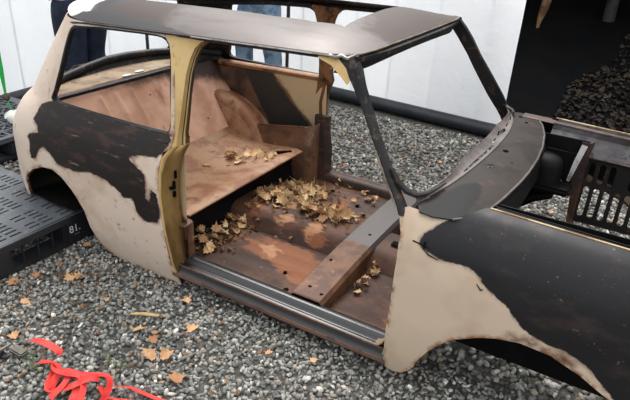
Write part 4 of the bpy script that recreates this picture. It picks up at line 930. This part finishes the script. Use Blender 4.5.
# ---------------------------------------------------------------- two people standing behind the car
def skinned(name, joints, edges, mat, parent=None, sub=2, root=0):
    me = bpy.data.meshes.new(name); me.from_pydata([j[:3] for j in joints], edges, []); o = link_mesh(name, me, mat, parent)
    md = o.modifiers.new('skin', 'SKIN'); md.use_smooth_shade = True
    for v, j in zip(me.skin_vertices[0].data, joints): v.radius = (j[3], j[4] if len(j) > 4 else j[3])
    me.skin_vertices[0].data[root].use_root = True
    s = o.modifiers.new('smooth', 'SUBSURF'); s.levels = sub; s.render_levels = sub
    return o
M_SKIN = Mat('skin', .55).base((196, 150, 124)).done(); M_HAIR = Mat('dark_hair', .7).base((50, 38, 30)).done(); M_SHOE = Mat('dark_shoe', .6).base((40, 38, 38)).done()
def clothm(name, a, b, sc_=6):
    m = Mat(name, .85, 0, .2).base(a); m.mix(m.ramp(m.noise(sc_, 4), .42, .64), b); m.bump(9, .7, .03, 3); return m.done()
def person(cx, cy, face, label, leg_m, top_m, spread=.11, knee=(0, 0), w=1.0, hem=.86, arm=0.12, cuff=None):
    c, s = math.cos(face), math.sin(face)
    def L(x, y, z, r, r2=None): return (cx+x*c-y*s, cy+x*s+y*c, z, r*w, (r2 or r)*w)
    J = [L(0,0,.95,.13,.10), L(0,0,1.12,.115,.09), L(0,0,1.32,.135,.095), L(0,0,1.45,.08,.07), L(0,.01,1.52,.05), L(0,.02,1.58,.062,.07), L(0,.02,1.68,.078,.09), L(0,.01,1.76,.05,.06)]
    E_ = [(i, i+1) for i in range(7)]
    for sg in (-1, 1):
        b = len(J); kx = knee[0] if sg < 0 else knee[1]
        J += [L(sg*.09,0,.86,.085), L(sg*spread,.02+kx,.50,.055), L(sg*(spread+.01),0,.12,.036), L(sg*(spread+.015),.0,.05,.035), L(sg*(spread+.02),.10,.035,.035,.025)]
        E_ += [(0, b), (b, b+1), (b+1, b+2), (b+2, b+3), (b+3, b+4)]
        a = len(J); u_ = .13 if arm < 0 else 0; J += [L(sg*.18,0,1.41,.05), L(sg*(.22+arm*.3),0,1.14,.038), L(sg*(.20+arm),.08-u_*.4,.92+u_,.028), L(sg*(.20+arm),.10-u_*.4,.86+u_,.034,.018)]
        E_ += [(2, a), (a, a+1), (a+1, a+2), (a+2, a+3)]; h = a+3
        for k in range(4):
            q = len(J); J += [L(sg*(.20+arm)-.024+k*.016,.105-u_*.4,.80+u_,.0085), L(sg*(.20+arm)-.022+k*.015,.118-u_*.4,.765+u_-.004*abs(k-1.5),.007)]; E_ += [(h, q), (q, q+1)]
        q = len(J); J += [L(sg*(.20+arm-.04),.12-u_*.4,.84+u_,.009), L(sg*(.20+arm-.045),.135-u_*.4,.81+u_,.008)]; E_ += [(h, q), (q, q+1)]
    body = skinned('person', J, E_, M_SKIN); tag(body, label, 'person')
    T = [L(0,0,.96,.155,.125), L(0,0,.88,.15,.125)]; TE = [(0, 1)]
    for sg in (-1, 1):
        b = len(T); kx = knee[0] if sg < 0 else knee[1]
        T += [L(sg*.095,0,.80,.108), L(sg*spread,.02+kx,.50,.082), L(sg*(spread+.008),.01,.42,.080), L(sg*(spread+.012),.0,.22,.075), L(sg*(spread+.012),.0,.09,.078)]; TE += [(1, b), (b, b+1), (b+1, b+2), (b+2, b+3), (b+3, b+4)]
    skinned('trousers', T, TE, leg_m, body)
    S = [L(0,0,hem,.185 if arm < 0 else .17,.15), L(0,0,1.08,.15,.12), L(0,0,1.30,.165,.125), L(0,0,1.44,.10,.085), L(0,.01,1.50,.06,.06)]; SE = [(0,1),(1,2),(2,3),(3,4)]
    for sg in (-1, 1):
        b = len(S); S += [L(sg*.19,0,1.41,.07), L(sg*(.23+arm*.3),0,1.14,.058), L(sg*(.20+arm),.07,.93,.045)]; SE += [(2, b), (b, b+1), (b+1, b+2)]
    skinned('jacket', S, SE, top_m, body)
    skinned('hair', [L(0,-.02,1.66,.07,.085), L(0,-.01,1.73,.085,.095), L(0,0,1.79,.06,.07)], [(0,1),(1,2)], M_HAIR, body)
    for sg in (-1, 1):
        skinned('shoe', [L(sg*(spread+.015),-.05,.045,.045,.04), L(sg*(spread+.015),.05,.045,.048,.04), L(sg*(spread+.02),.16,.035,.045,.03)], [(0,1),(1,2)], M_SHOE, body, 1)
        skinned('ear', [L(sg*.082,.02,1.665,.012,.02), L(sg*.088,.015,1.68,.01,.018)], [(0,1)], M_SKIN, body, 1)
        skinned('eye', [L(sg*.032,.105,1.685,.010), L(sg*.032,.108,1.685,.008)], [(0,1)], M_HAIR, body, 1)
    skinned('nose', [L(0,.10,1.68,.010), L(0,.125,1.65,.013), L(0,.105,1.635,.010)], [(0,1),(1,2)], M_SKIN, body, 1)
    skinned('mouth', [L(-.02,.108,1.61,.006), L(.02,.108,1.61,.006)], [(0,1)], clothm('lips', (150, 90, 84), (140, 80, 76)), body, 1)
    return body
person(-1.92, .50, PI/2, 'person in dark navy jacket and trousers standing behind the tail of the car', clothm('navy_cloth', (32, 40, 58), (24, 30, 44)), clothm('navy_jacket', (30, 36, 52), (22, 26, 40)), .085, (0, .03), 1.15, .80, -.05)
person(-1.36, 1.78, PI+.15, 'person in faded blue jeans standing by the white wall beyond the far window', clothm('blue_denim', (118, 140, 160), (76, 98, 122), 10), clothm('dark_jumper', (50, 56, 64), (40, 44, 52)), .125, (.03, .02), 1.0, .84, -.05)
